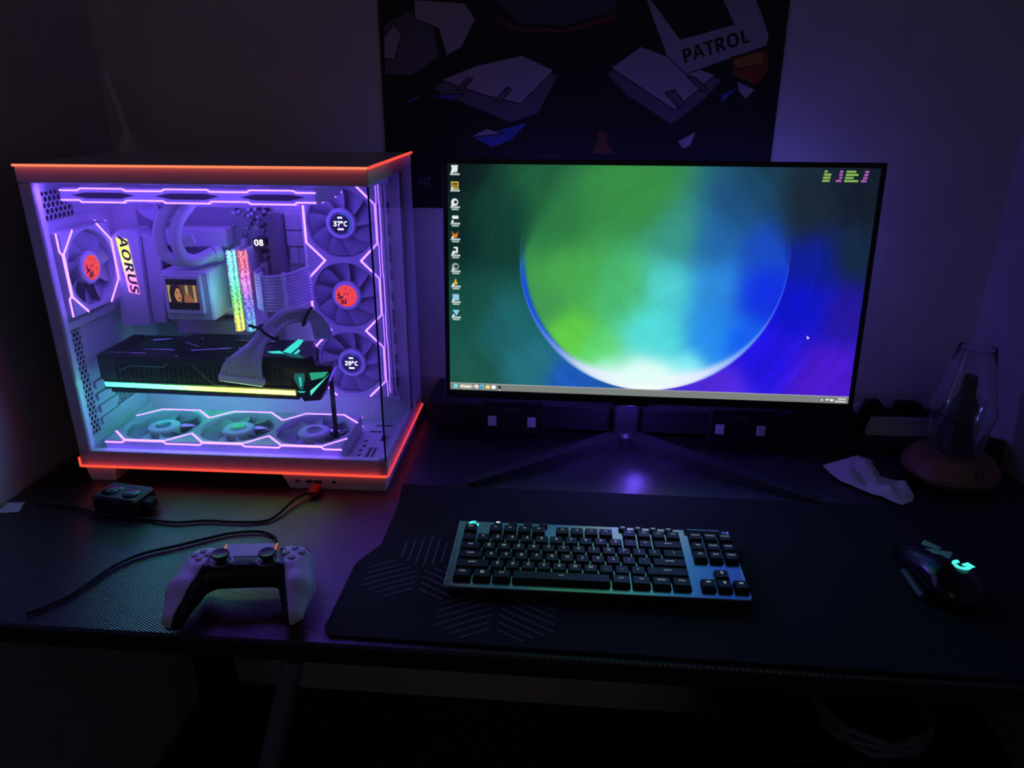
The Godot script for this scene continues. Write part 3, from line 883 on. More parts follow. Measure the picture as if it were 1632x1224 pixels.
# ---------------------------------------------------------------- keyboard
func build_keyboard() -> void:
	var o := thing("keyboard", "black mechanical keyboard with a metal plate on the desk mat", "keyboard", turned(Vector3(0.0365, 0.0035, -0.7384), 0, 0.0132))
	var W := 0.3627
	var D := 0.148
	part(o, "plate", Geo.new().box(Vector3(0, 0.0095, -D / 2), Vector3(W, 0.009, D), 0.0012), M.keyplate)
	part(o, "underside", Geo.new().box(Vector3(0, 0.0035, -D / 2), Vector3(W - 0.008, 0.006, D - 0.008), 0.001), M.matte)
	for s in [-1, 1]:
		part(o, "side_rail", Geo.new().box(Vector3(s * (W / 2 - 0.0008), 0.0145, -D / 2), Vector3(0.0016, 0.002, D - 0.004), 0.0004), M.steel)
	var u := 0.0192
	var left := -0.173
	var meshes := {}
	# rows: z of the middle, then [legend, width in units]; a legend of "" is a gap
	var rows := [
		[-0.1235, [["ESC", 1], ["", 0.75], ["F1", 1], ["F2", 1], ["F3", 1], ["F4", 1], ["", 0.65], ["F5", 1], ["F6", 1], ["F7", 1], ["F8", 1], ["", 0.6], ["F9", 1], ["F10", 1], ["F11", 1], ["F12", 1], ["", 0.5], ["PRTSC", 1], ["SCROLL", 1], ["PAUSE", 1]]],
		[-0.1005, [["`", 1], ["1", 1], ["2", 1], ["3", 1], ["4", 1], ["5", 1], ["6", 1], ["7", 1], ["8", 1], ["9", 1], ["0", 1], ["-", 1], ["=", 1], ["BACK", 2], ["", 0.5], ["INS", 1], ["HOME", 1], ["PGUP", 1]]],
		[-0.0808, [["TAB", 1.5], ["Q", 1], ["W", 1], ["E", 1], ["R", 1], ["T", 1], ["Y", 1], ["U", 1], ["I", 1], ["O", 1], ["P", 1], ["[", 1], ["]", 1], ["\\", 1.5], ["", 0.5], ["DEL", 1], ["END", 1], ["PGDN", 1]]],
		[-0.0611, [["CAPS", 1.75], ["A", 1], ["S", 1], ["D", 1], ["F", 1], ["G", 1], ["H", 1], ["J", 1], ["K", 1], ["L", 1], [";", 1], ["'", 1], ["ENTER", 2.25]]],
		[-0.0414, [["SHIFT", 2.25], ["Z", 1], ["X", 1], ["C", 1], ["V", 1], ["B", 1], ["N", 1], ["M", 1], [",", 1], [".", 1], ["/", 1], ["SHIFT", 2.75], ["", 1.5], ["up", 1]]],
		[-0.0217, [["CTRL", 1.25], ["WIN", 1.25], ["ALT", 1.25], [" ", 6.25], ["ALT", 1.25], ["FN", 1.25], ["MENU", 1.25], ["CTRL", 1.25], ["", 0.5], ["left", 1], ["down", 1], ["right", 1]]],
	]
	for row in rows:
		var x := left
		for k in row[1]:
			var wide: float = k[1] * u
			if k[0] != "":
				var key := "%.3f" % wide
				if not meshes.has(key):
					meshes[key] = Geo.new().frustum(Vector3.ZERO, Vector2(wide - 0.0016, u - 0.0018), Vector2(wide - 0.0046, u - 0.0052), 0.0062, Vector2(0, -0.0004)).mesh()
				var cap := part(o, "key", meshes[key], M.keycap, at(x + wide / 2, 0.0142, row[0]))
				legend(cap, k[0], wide)
			x += wide
	# round buttons above the function keys
	for x in [-0.128, -0.1075, -0.087, -0.0665, 0.0405, 0.0607, 0.081, 0.1012]:
		var b := part(o, "round_button", Geo.new().lathe([Vector2(0.0058, 0), Vector2(0.0058, 0.003), Vector2(0.0045, 0.004), Vector2(0, 0.0042)], 20, at(x, 0.0138, -0.141)), M.keycap)
		if x < -0.12 or x > 0.0:
			part(b, "button_light", Geo.new().box(Vector3(x, 0.0182, -0.141), Vector3(0.005, 0.0004, 0.0022)), M.legend if x > 0 else glow(0.9, 0.95, 1.0))
	part(o, "volume_roller", Geo.new().tube([Vector3(0.126, 0.0135, -0.141), Vector3(0.168, 0.0135, -0.141)], 0.0055, 16), M.metal)
	part(o, "roller_well", Geo.new().box(Vector3(0.147, 0.0138, -0.141), Vector3(0.05, 0.001, 0.015)), M.matte)
	part(o, "faint_lettering", small_print(0.02, 0.002, 10), M.matte, turned(Vector3(0.012, 0.0142, -0.139), -PI / 2))
	ring_logo(o, turned(Vector3(-0.1615, 0.0143, -0.1405), -PI / 2), 0.0068)

func legend(cap: Node3D, words: String, wide: float) -> void:
	var flat := turned(Vector3(0, 0.0064, -0.0022), -PI / 2)
	if words == " ":
		part(cap, "legend", Geo.new().box(Vector3(0, 0.0064, -0.002), Vector3(0.007, 0.0004, 0.0008)), M.legend)
	elif words in ["up", "down", "left", "right"]:
		var a: float = {"up": 0.0, "left": PI / 2, "down": PI, "right": -PI / 2}[words]
		var xf := flat * turned(Vector3.ZERO, 0, 0, a)
		part(cap, "legend", Geo.new().extrude([Vector2(-0.0006, -0.003), Vector2(0.0006, -0.003), Vector2(0.0006, 0.0005), Vector2(0.002, 0.0005), Vector2(0, 0.003), Vector2(-0.002, 0.0005), Vector2(-0.0006, 0.0005)], 0.0, 0.0004, xf), M.legend)
	elif words == "WIN":
		var g := Geo.new()
		for i in 4:
			g.box(Vector3((i % 2 - 0.5) * 0.0024, 0.0064, (i / 2 - 0.5) * 0.0024 - 0.002), Vector3(0.002, 0.0004, 0.002))
		part(cap, "legend", g, M.legend)
	else:
		write(cap, "legend", words, 0.0046 if words.length() == 1 else 0.0026, M.legend, flat, true, 0.0003)

func ring_logo(parent: Node3D, xf: Transform3D, r: float) -> void:      # an open ring with a hook, as on the keyboard and the mouse
	var g := Geo.new()
	var outer := []
	var inner := []
	for i in 25:
		var a := 0.35 * PI + 1.5 * PI * i / 24.0
		outer.append(Vector2(cos(a), sin(a)) * r)
		inner.append(Vector2(cos(a), sin(a)) * r * 0.5)
	inner.reverse()
	g.extrude(outer + inner, 0, 0.0006, xf)
	g.extrude([Vector2(0.1, 0.12) * r, Vector2(1.05, 0.12) * r, Vector2(1.05, -0.85) * r, Vector2(0.6, -0.85) * r, Vector2(0.6, -0.3) * r, Vector2(0.1, -0.3) * r], 0, 0.0006, xf)
	part(parent, "logo_light", g, M.logo_cyan)

# ---------------------------------------------------------------- mouse
func build_mouse() -> void:
	var o := thing("mouse", "black gaming mouse with a glowing ring logo on its back", "mouse", turned(Vector3(0.4585, 0.0035, -0.820), 0, 0.14))
	var g := Geo.new()
	var rings := []
	# length along z: the front (buttons) at -0.06, the palm at +0.06
	for q in [[-0.060, 0.024, 0.012], [-0.056, 0.029, 0.018], [-0.03, 0.031, 0.028], [0.0, 0.030, 0.037], [0.025, 0.032, 0.040], [0.045, 0.031, 0.033], [0.057, 0.024, 0.021], [0.062, 0.012, 0.010]]:
		var ring := []
		for k in 20:
			var a := PI * k / 19.0
			ring.append(Vector3(cos(a) * q[1] * (1.0 if absf(cos(a)) < 0.8 else 0.97), 0.001 + pow(sin(a), 0.6) * q[2], q[0]))
		rings.append(ring)
	for i in rings.size() - 1:
		for k in 19:
			g.quad(rings[i][k], rings[i][k + 1], rings[i + 1][k + 1], rings[i + 1][k], 1)
		g.quad(rings[i][19], rings[i][0], rings[i + 1][0], rings[i + 1][19])
	for k in range(1, 18):
		g.tri(rings[0][0], rings[0][k + 1], rings[0][k])
		g.tri(rings[-1][0], rings[-1][k], rings[-1][k + 1])
	part(o, "shell", g, M.gloss)
	part(o, "thumb_wing", Geo.new().box(Vector3(-0.036, 0.006, 0.012), Vector3(0.012, 0.009, 0.06), 0.004, Basis(Vector3.UP, -0.12)), M.dark)
	# slanted facets of the two main buttons
	part(o, "button_facet", Geo.new().extrude([Vector2(-0.015, 0.046), Vector2(-0.009, 0.049), Vector2(0.0, 0.027), Vector2(-0.005, 0.024)], 0, 0.0025, Transform3D(Basis(Vector3.BACK, 0.72) * Basis(Vector3.RIGHT, -PI / 2 + 0.16), Vector3(0.007, 0.0385, 0.018))), M.steel)
	part(o, "button_facet", Geo.new().extrude([Vector2(-0.014, 0.039), Vector2(0.006, 0.012), Vector2(-0.006, 0.004)], 0, 0.0025, Transform3D(Basis(Vector3.BACK, 0.78) * Basis(Vector3.RIGHT, -PI / 2 + 0.12), Vector3(0.006, 0.0385, 0.017))), M.metal)
	part(o, "scroll_wheel", Geo.new().tube([Vector3(0.0065, 0.022, -0.042), Vector3(0.0125, 0.022, -0.042)], 0.009, 20), M.matte)
	part(o, "indicator_light", Geo.new().box(Vector3(-0.0025, 0.0355, -0.005), Vector3(0.002, 0.002, 0.0035)), glow(0.8, 0.9, 0.95))
	ring_logo(o, turned(Vector3(0.008, 0.0403, 0.025), -PI / 2 - 0.02, 0.3), 0.0105)

# ---------------------------------------------------------------- game controller
func build_controller() -> void:
	var o := thing("gamepad", "white and black game controller lying on the desk before the case", "gamepad", turned(Vector3(-0.376, 0.0, -0.706), 0, 0.14))
	var body := func(p: Vector3) -> float:
		var q := Vector3(absf(p.x), p.y, p.z)
		var d := capsule(q, Vector3(0, 0.031, -0.026), Vector3(0.048, 0.031, -0.028), 0.0205, 0.021)
		d = smin(d, capsule(q, Vector3(0, 0.034, -0.012), Vector3(0.036, 0.034, -0.012), 0.0155, 0.0165), 0.012)
		d = smin(d, capsule(q, Vector3(0.054, 0.031, -0.026), Vector3(0.064, 0.026, 0.012), 0.0225, 0.019), 0.01)
		d = smin(d, capsule(q, Vector3(0.064, 0.026, 0.012), Vector3(0.0655, 0.016, 0.046), 0.019, 0.0125), 0.006)
		return maxf(d, p.y - 0.0505 - 0.08 * (-0.02 - p.z) * 0.2)                        # the face is nearly flat
	var lo := Vector3(-0.092, 0.0, -0.058)
	var hi := Vector3(0.092, 0.058, 0.066)
	part(o, "black_body", surface_net(body, lo, hi, 0.0026), mat(Color(0.1, 0.1, 0.11), 0.42))
	var shell := func(p: Vector3) -> float:
		var d: float = body.call(p) - 0.0009
		var inner := 0.0435 + maxf(0.0, p.z + 0.02) * 0.26 - clampf(-0.03 - p.z, 0.0, 0.03) * 0.2       # where the white wing begins
		if p.z < -0.036 and absf(p.x) < 0.05:
			inner = 0.03
		var wing := maxf(inner - absf(p.x), 0.0225 - p.y - maxf(0.0, p.z) * 0.16)
		return maxf(d, wing)
	part(o, "white_shell", surface_net(shell, lo, hi, 0.0022), mat(Color(0.88, 0.88, 0.9), 0.38))
	part(o, "touch_pad", Geo.new().box(Vector3(0, 0.0503, -0.0345), Vector3(0.057, 0.003, 0.026), 0.0012, Basis(Vector3.RIGHT, 0.06)), mat(Color(0.85, 0.85, 0.87), 0.35))
	for s in [-1, 1]:
		part(o, "light_bar", Geo.new().box(Vector3(0.0305 * s, 0.0512, -0.0345), Vector3(0.0016, 0.0022, 0.024), 0.0004, Basis(Vector3.RIGHT, 0.06)), glow(0.5, 0.16, 0.06))
		var st := part(o, "stick", Geo.new().lathe([Vector2(0.0065, 0), Vector2(0.0055, 0.007), Vector2(0.0098, 0.0085), Vector2(0.0105, 0.0105), Vector2(0.0095, 0.0125), Vector2(0.007, 0.0115), Vector2(0, 0.011)], 28), M.dark, at(0.027 * s, 0.0495, -0.0135))
		part(st, "stick_ring", Geo.new().lathe([Vector2(0.0115, 0), Vector2(0.0133, 0.0012), Vector2(0.0115, 0.0026), Vector2(0.0108, 0.0015), Vector2(0.0115, 0)], 28), M.steel)
		part(o, "small_button", Geo.new().box(Vector3(0.0375 * s, 0.0515, -0.036), Vector3(0.0026, 0.0018, 0.006), 0.0008), M.grey)
		part(o, "trigger", Geo.new().box(Vector3(0.052 * s, 0.03, -0.0505), Vector3(0.03, 0.022, 0.014), 0.005), M.dark)
	for k in 4:
		var d: Vector2 = [Vector2(0, -1), Vector2(1, 0), Vector2(0, 1), Vector2(-1, 0)][k]
		part(o, "direction_button", Geo.new().box(Vector3(-0.0545 + d.x * 0.0075, 0.0516, -0.026 + d.y * 0.0075), Vector3(0.0075, 0.0032, 0.0075), 0.0012), M.clear_grey)
		part(o, "action_button", Geo.new().lathe([Vector2(0.0046, 0), Vector2(0.0046, 0.002), Vector2(0.0035, 0.0032), Vector2(0, 0.0036)], 20, at(0.0545 + d.x * 0.0096, 0.0502, -0.026 + d.y * 0.0096)), M.clear_grey)
	var sl := Geo.new()
	for i in 6:
		sl.box(Vector3((i - 2.5) * 0.0034, 0.0512, -0.012), Vector3(0.0012, 0.0006, 0.0035))
	part(o, "speaker_slots", sl, M.matte)
	part(o, "home_button", Geo.new().box(Vector3(0, 0.0514, -0.0055), Vector3(0.010, 0.0012, 0.0045), 0.0005), M.gloss)

# ---------------------------------------------------------------- computer case
func honeycomb(y0: float, y1: float, z0: float, z1: float, pitch: float, x: float) -> Geo:   # a perforated plate across x
	var g := Geo.new()
	var R := pitch / sqrt(3.0)
	var row := 0
	var y := y0 + R
	while y < y1 - R * 0.5:
		var z := z0 + pitch * (0.5 if row % 2 == 0 else 1.0)
		while z < z1 - pitch * 0.3:
			var o := []
			var n := []
			for k in 6:
				var a := PI / 6 + PI / 3 * k
				o.append(Vector3(x, y + sin(a) * R * 1.001, z + cos(a) * R * 1.001))
				n.append(Vector3(x, y + sin(a) * R * 0.8, z + cos(a) * R * 0.8))
			for k in 6:
				var j := (k + 1) % 6
				g.quad(o[k], n[k], n[j], o[j])
				var dx := Vector3(-0.0012, 0, 0)
				g.quad(n[k], n[k] + dx, n[j] + dx, n[j])
			z += pitch
		y += R * 1.5
		row += 1
	return g

func put(p: Vector3, b := Basis()) -> Transform3D:                     # a place inside the case
	return case_frame * Transform3D(b, p)

func build_case() -> void:
	var o := thing("computer_case", "white glass sided computer case edged with red light strips", "computer case", case_frame)
	var hw := 0.2405
	var d := 0.2854
	var low := 0.052
	var top := 0.452
	part(o, "top_panel", Geo.new().box(Vector3(0, 0.464, -d / 2), Vector3(2 * hw, 0.024, d), 0.0015), M.white)
	var bf := Geo.new()
	bf.box(Vector3(0, (0.026 + low) / 2, -0.006), Vector3(2 * hw, low - 0.026, 0.012), 0.001)
	bf.box(Vector3(hw - 0.006, (0.026 + low) / 2, -d / 2), Vector3(0.012, low - 0.026, d), 0.001)
	bf.box(Vector3(-hw + 0.006, (0.026 + low) / 2, -d / 2), Vector3(0.012, low - 0.026, d), 0.001)
	part(o, "bottom_frame", bf, M.white)
	part(o, "case_floor", Geo.new().box(Vector3(0, 0.0305, -d / 2), Vector3(2 * hw - 0.02, 0.007, d - 0.01)), M.white)
	part(o, "tray", Geo.new().box(Vector3(0.0, (0.034 + top) / 2, -0.1965), Vector3(2 * hw - 0.004, top - 0.034, 0.003)), M.white)
	part(o, "back_panel", Geo.new().box(Vector3(0, (0.034 + top) / 2, -d + 0.002), Vector3(2 * hw - 0.004, top - 0.034, 0.003)), M.white)
	part(o, "corner_post", Geo.new().box(Vector3(-hw + 0.010, (low + top) / 2, -0.008), Vector3(0.020, top - low, 0.016), 0.002), M.white)
	part(o, "corner_post", Geo.new().box(Vector3(hw - 0.006, (low + top) / 2, -0.247), Vector3(0.012, top - low, 0.072), 0.002), M.white)
	# the rear side with its openings
	var x := -hw + 0.004
	var solid := Geo.new()
	for r in [[0.034, 0.06, -0.195, -0.012], [0.06, 0.235, -0.012, -0.008], [0.06, 0.08, -0.195, -0.056], [0.08, 0.125, -0.11, -0.056], [0.08, 0.125, -0.195, -0.18], [0.125, 0.235, -0.195, -0.056], [0.235, 0.394, -0.195, -0.012], [0.394, 0.436, -0.195, -0.10], [0.436, top, -0.195, -0.012], [0.034, top, -d, -0.195]]:
		solid.box(Vector3(x, (r[0] + r[1]) / 2, (r[2] + r[3]) / 2), Vector3(0.0016, r[1] - r[0] + 0.001, r[3] - r[2] + 0.001))
	part(o, "rear_plate", solid, M.white)
	var v1 := part(o, "vent_mesh", honeycomb(0.06, 0.236, -0.058, -0.012, 0.0088, x + 0.0012), M.white)
	v1.set_meta("kind", "stuff")
	var v2 := part(o, "vent_mesh", honeycomb(0.394, 0.438, -0.101, -0.012, 0.0098, x + 0.0012), M.white)
	v2.set_meta("kind", "stuff")
	var v3 := part(o, "vent_mesh", honeycomb(0.08, 0.126, -0.181, -0.109, 0.0058, x + 0.0012), M.white)
	v3.set_meta("kind", "stuff")
	part(o, "vent_shade_sheet", Geo.new().box(Vector3(x - 0.0024, (0.034 + top) / 2, -0.1), Vector3(0.0012, top - 0.036, 0.19)), M.matte)  # dark sheet added behind the vents so that their holes look black
	for k in 4:
		part(o, "slot_cover", Geo.new().box(Vector3(x + 0.004, 0.075 + 0.02 * k, -0.086), Vector3(0.002, 0.012, 0.05), 0.0005), M.white_soft)
	part(o, "fan_bracket", Geo.new().box(Vector3(x + 0.006, 0.244, -0.09), Vector3(0.012, 0.012, 0.16), 0.001), M.white_soft)
	# slots and rails of the floor to the right of the fans
	for q in [[0.197, -0.05, 0.004, 0.06], [0.205, -0.05, 0.003, 0.06], [0.213, -0.115, 0.016, 0.02], [0.2, -0.165, 0.03, 0.004], [0.217, -0.06, 0.005, 0.045], [0.19, -0.14, 0.02, 0.004]]:
		part(o, "floor_slot", Geo.new().box(Vector3(q[0], 0.0343, q[1]), Vector3(q[2], 0.0006, q[3])), M.dark)
	for k in 5:
		part(o, "floor_slot", Geo.new().box(Vector3(0.182 + 0.002 * (k % 2), 0.0343, -0.035 - k * 0.017), Vector3(0.005, 0.0006, 0.006)), M.dark)
	part(o, "floor_rail", Geo.new().box(Vector3(0.0, 0.044, -0.0142), Vector3(0.44, 0.004, 0.004), 0.001), M.white_soft)
	part(o, "floor_rail", Geo.new().box(Vector3(0.222, 0.039, -0.13), Vector3(0.006, 0.010, 0.24), 0.001), M.white_soft)
	for y in [0.434, 0.076]:
		part(o, "fan_rail", Geo.new().box(Vector3(0.155, 0.4405 if y > 0.2 else 0.077, -0.187), Vector3(0.14, 0.011, 0.014), 0.001), M.white_soft)
	var rail := Geo.new()
	rail.box(Vector3(0.212, 0.255, -0.185), Vector3(0.004, 0.36, 0.012))
	part(o, "fan_rail", rail, M.white_soft)
	for k in 9:
		part(o, "rail_slot", Geo.new().box(Vector3(0.2185, 0.11 + k * 0.036, -0.1945), Vector3(0.004, 0.018 if k % 3 else 0.03, 0.0012)), M.dark)
	# glass
	part(o, "front_glass", Geo.new().box(Vector3(0.009, (low + top) / 2, -0.002), Vector3(0.459, top - low, 0.003)), M.pane)
	part(o, "side_glass", Geo.new().box(Vector3(hw - 0.002, (low + top) / 2, -0.108), Vector3(0.003, top - low, 0.206)), M.pane)
	part(o, "glass_seam", Geo.new().box(Vector3(hw - 0.001, (low + top) / 2, -0.001), Vector3(0.0022, top - low, 0.0022)), M.matte)
	# feet, the right one carries the sockets
	part(o, "foot", Geo.new().extrude([Vector2(-0.238, 0.027), Vector2(-0.232, 0), Vector2(-0.192, 0), Vector2(-0.188, 0.027)], -0.27, -0.004), M.white_soft)
	part(o, "foot", Geo.new().extrude([Vector2(0.074, 0.027), Vector2(0.088, 0.0), Vector2(0.236, 0), Vector2(0.238, 0.027)], -0.27, -0.002), M.white_soft)
	for q in [[0.1, 0.006], [0.119, 0.01], [0.157, 0.005], [0.132, 0.011]]:
		part(o, "socket", Geo.new().box(Vector3(q[0], 0.012, -0.0018), Vector3(q[1], 0.004, 0.001)), M.matte)
	# light strips
	var lt := Geo.new()
	lt.box(Vector3(0, 0.4755, 0.0012), Vector3(2 * hw, 0.0028, 0.0034))
	part(o, "top_led_strip", lt, M.orange_led)
	part(o, "top_led_strip", Geo.new().box(Vector3(hw + 0.0012, 0.4755, -d / 2), Vector3(0.0034, 0.0028, d)), M.red_led)
	part(o, "bottom_led_strip", Geo.new().box(Vector3(0, 0.0262, 0.0012), Vector3(2 * hw, 0.0026, 0.0034)), M.red_led)
	part(o, "bottom_led_strip", Geo.new().box(Vector3(hw + 0.0012, 0.0262, -d / 2), Vector3(0.0034, 0.0026, d)), glow(0.85, 0.05, 0.06))
	# the fronts of the roof and floor fans and of the card's bar shine out through the glass
	front_light(o, "outline_light", Vector3(-0.03, 0.4305, -0.046), Vector2(0.37, 0.02), Color(0.44, 0.29, 1.0), 0.06)
	front_light(o, "outline_light", Vector3(-0.02, 0.054, -0.0135), Vector2(0.37, 0.02), Color(0.45, 0.27, 1.0), 0.007)
	front_light(o, "light_bar_light", Vector3(-0.135, 0.143, -0.043), Vector2(0.15, 0.008), Color(0.25, 1.0, 0.75), 0.003)
	front_light(o, "light_bar_light", Vector3(0.015, 0.139, -0.043), Vector2(0.15, 0.008), Color(0.72, 1.0, 0.35), 0.004)
	# each strip's light leaves it towards the frame that it edges
	strip_light(o, Vector3(0, 0.4762, 0.006), Vector3(0, -0.75, -0.35), 2 * hw, Color(1.0, 0.2, 0.25), 0.0008)
	strip_light(o, Vector3(hw + 0.006, 0.4762, -d / 2), Vector3(-0.35, -0.75, 0), d, Color(1.0, 0.18, 0.25), 0.0003)
	strip_light(o, Vector3(0, 0.0268, 0.006), Vector3(0, 0.75, -0.35), 2 * hw, Color(1.0, 0.18, 0.25), 0.0007)
	strip_light(o, Vector3(hw + 0.006, 0.0268, -d / 2), Vector3(-0.35, 0.75, 0), d, Color(1.0, 0.18, 0.25), 0.0003)
	part(o, "bottom_led_strip", Geo.new().box(Vector3(-hw - 0.0006, 0.033, 0.0012), Vector3(0.0022, 0.016, 0.0022)), M.red_led)

func front_light(o: Node3D, called: String, where: Vector3, size: Vector2, c: Color, energy: float) -> void:
	var l := AreaLight3D.new()
	l.name = called
	l.area_size = size
	l.light_color = c
	l.light_energy = energy
	l.shadow_enabled = true
	o.add_child(l, true)
	l.transform = turned(where, 0, PI)

func strip_light(o: Node3D, where: Vector3, towards: Vector3, long: float, c: Color, energy: float) -> void:
	var l := AreaLight3D.new()
	l.name = "strip_light"
	l.area_size = Vector2(long, 0.003)
	l.light_color = c
	l.light_energy = energy
	l.shadow_enabled = true
	o.add_child(l, true)
	var z := -towards.normalized()
	var x := Vector3.RIGHT if absf(towards.x) < 0.01 else Vector3.BACK
	l.transform = Transform3D(Basis(x, z.cross(x), z), where)

# ---------------------------------------------------------------- fans
func fan(label: String, xf: Transform3D, face: String, group: String, strength: float, low_res := false) -> Node3D:
	var o := thing("case_fan", label, "fan", xf, group)
	if not M.has("fan_frame"):
		var S := 0.06
		var T := 0.0125
		var g := Geo.new()
		var R := 0.0565
		for k in 48:
			var a0 := TAU * k / 48
			var a1 := TAU * (k + 1) / 48
			var p := func(a: float, out: bool) -> Vector2:
				var u := Vector2(cos(a), sin(a))
				return u * (S / maxf(absf(u.x), absf(u.y))) if out else u * R
			var o0: Vector2 = p.call(a0, true)
			var o1: Vector2 = p.call(a1, true)
			var i0: Vector2 = p.call(a0, false)
			var i1: Vector2 = p.call(a1, false)
			for s in [1, -1]:
				var q := [Vector3(i0.x, i0.y, T * s), Vector3(o0.x, o0.y, T * s), Vector3(o1.x, o1.y, T * s), Vector3(i1.x, i1.y, T * s)]
				g.face(q, Vector3(o0.x, o0.y, 0))
			g.quad(Vector3(i0.x, i0.y, T), Vector3(i1.x, i1.y, T), Vector3(i1.x, i1.y, -T), Vector3(i0.x, i0.y, -T), 1)
			g.quad(Vector3(o0.x, o0.y, -T), Vector3(o1.x, o1.y, -T), Vector3(o1.x, o1.y, T), Vector3(o0.x, o0.y, T))
		for k in 4:
			g.box(Vector3.ZERO + Basis(Vector3.BACK, PI / 4 + k * PI / 2) * Vector3(0.038, 0, -0.011), Vector3(0.04, 0.004, 0.003), 0.0, Basis(Vector3.BACK, PI / 4 + k * PI / 2))
		M.fan_frame = g.mesh()
		M.fan_hub = Geo.new().lathe([Vector2(0, -0.0115), Vector2(0.0235, -0.0115), Vector2(0.025, 0.008), Vector2(0.023, 0.0105), Vector2(0.0195, 0.0112), Vector2(0, 0.0112)], 36, turned(Vector3.ZERO, PI / 2)).mesh()
		var b := Geo.new()
		var grid := []
		for i in 5:
			var row := []
			var r := lerpf(0.021, 0.0548, i / 4.0)
			for j in 4:
				var a := lerpf(-0.36, 0.36, j / 3.0) + 0.22 * i / 4.0
				row.append(Vector3(cos(a) * r, sin(a) * r, lerpf(0.0085, -0.0085, j / 3.0) * lerpf(1.0, 0.8, i / 4.0)))
			grid.append(row)
		var thick := Vector3(0, 0, -0.0011)
		for i in 4:
			for j in 3:
				b.quad(grid[i][j], grid[i + 1][j], grid[i + 1][j + 1], grid[i][j + 1], 1)
				b.quad(grid[i][j] + thick, grid[i][j + 1] + thick, grid[i + 1][j + 1] + thick, grid[i + 1][j] + thick, 2)
		M.fan_blade = b.mesh()
		# light lines: the two long sides and the four slanted corners
		var l := Geo.new()
		var c := 0.030
		var w := 0.0026
		var dip := 0.0042
		for sx in [1]:
			for sz in [1, -1]:
				var path := [Vector3(S * sx, -S, (T - dip) * sz), Vector3(S * sx, -S + c - dip, (T - dip) * sz), Vector3(S * sx, -S + c, (T - 0.0006) * sz), Vector3(S * sx, S - c, (T - 0.0006) * sz), Vector3(S * sx, S - c + dip, (T - dip) * sz), Vector3(S * sx, S, (T - dip) * sz)]
				l.ribbon(path, w * 0.85, 0.0014, Vector3(sx, 0, 0))
			for sy in [-1, 1]:
				l.ribbon([Vector3(S * sx, (S - c) * sy, T), Vector3((S - c) * sx, S * sy, T)], w, 0.0014, Vector3(0, 0, 1))
			l.ribbon([Vector3((S - 0.0012) * sx, -S + c, T), Vector3((S - 0.0012) * sx, S - c, T)], w, 0.0014, Vector3(0, 0, 1))
		M.fan_led = l.mesh()
	part(o, "frame", M.fan_frame, M.white_soft)
	part(o, "led_outline", M.fan_led, M.violet)
	part(o, "led_outline", M.fan_led, M.violet, turned(Vector3.ZERO, 0, 0, PI))
	var h := part(o, "hub", M.fan_hub, M.white_soft)
	for k in (0 if low_res else 9):
		part(o, "blade", M.fan_blade, M.blade, turned(Vector3.ZERO, 0, 0, TAU * k / 9.0 + 0.2))
	if low_res:  # dark patches stand in for shade between the light lines of the roof fans
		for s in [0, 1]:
			var shade_patch := Geo.new().extrude([Vector2(-0.046, -0.001), Vector2(-0.026, 0.0052), Vector2(0.022, 0.0052), Vector2(0.044, 0.0), Vector2(0.024, -0.005), Vector2(-0.028, -0.005)], 0.0, 0.0006, Transform3D(Basis(Vector3(0, 1, 0), Vector3(0, 0, 1), Vector3(1, 0, 0)), Vector3(0.06, 0, 0)))
			part(o, "side_shade_patch", shade_patch, M.matte, turned(Vector3.ZERO, 0, 0, PI * s))
	if strength > 0.0:
		lamp(o, "outline_light", Vector3(0, 0.0, 0.045), Color(0.42, 0.27, 1.0), strength, 0.03)
	var z := 0.0114
	if face.ends_with("C"):
		part(h, "display", Geo.new().lathe([Vector2(0.0185, 0), Vector2(0.0185, 0.0006), Vector2(0, 0.0006)], 32, turned(Vector3(0, 0, z - 0.0003), PI / 2)), M.gloss)
		var ring := Geo.new()
		var lit := Geo.new()
		for k in 40:
			var a := PI / 2 - TAU * (k + 0.5) / 40.0
			var target := lit if k < (15 if face.begins_with("3") else 3) else ring
			target.box(Vector3(cos(a) * 0.0168, sin(a) * 0.0168, z + 0.0006), Vector3(0.0019, 0.0016 if target == lit else 0.0022, 0.0005), 0.0, Basis(Vector3.BACK, a))
		part(h, "display_ring", ring, glow(0.03, 0.045, 0.32))
		part(h, "display_ring", lit, M.blue_led)
		write(h, "display_words", face, 0.0078, M.screen_white, at(0, 0.0, z + 0.0006), true)
		part(h, "display_words", Geo.new().box(Vector3(0, 0.0098, z + 0.0006), Vector3(0.0076, 0.0026, 0.0003), 0.0), M.screen_white)
		part(h, "display_words", Geo.new().box(Vector3(0, -0.0086, z + 0.0006), Vector3(0.0098, 0.0026, 0.0003), 0.0), M.screen_white)
	elif face == "orange":
		part(h, "display", Geo.new().lathe([Vector2(0.0185, 0), Vector2(0.0185, 0.0006), Vector2(0, 0.0006)], 32, turned(Vector3(0, 0, z - 0.0003), PI / 2)), M.orange_disc)
		var g := Geo.new()
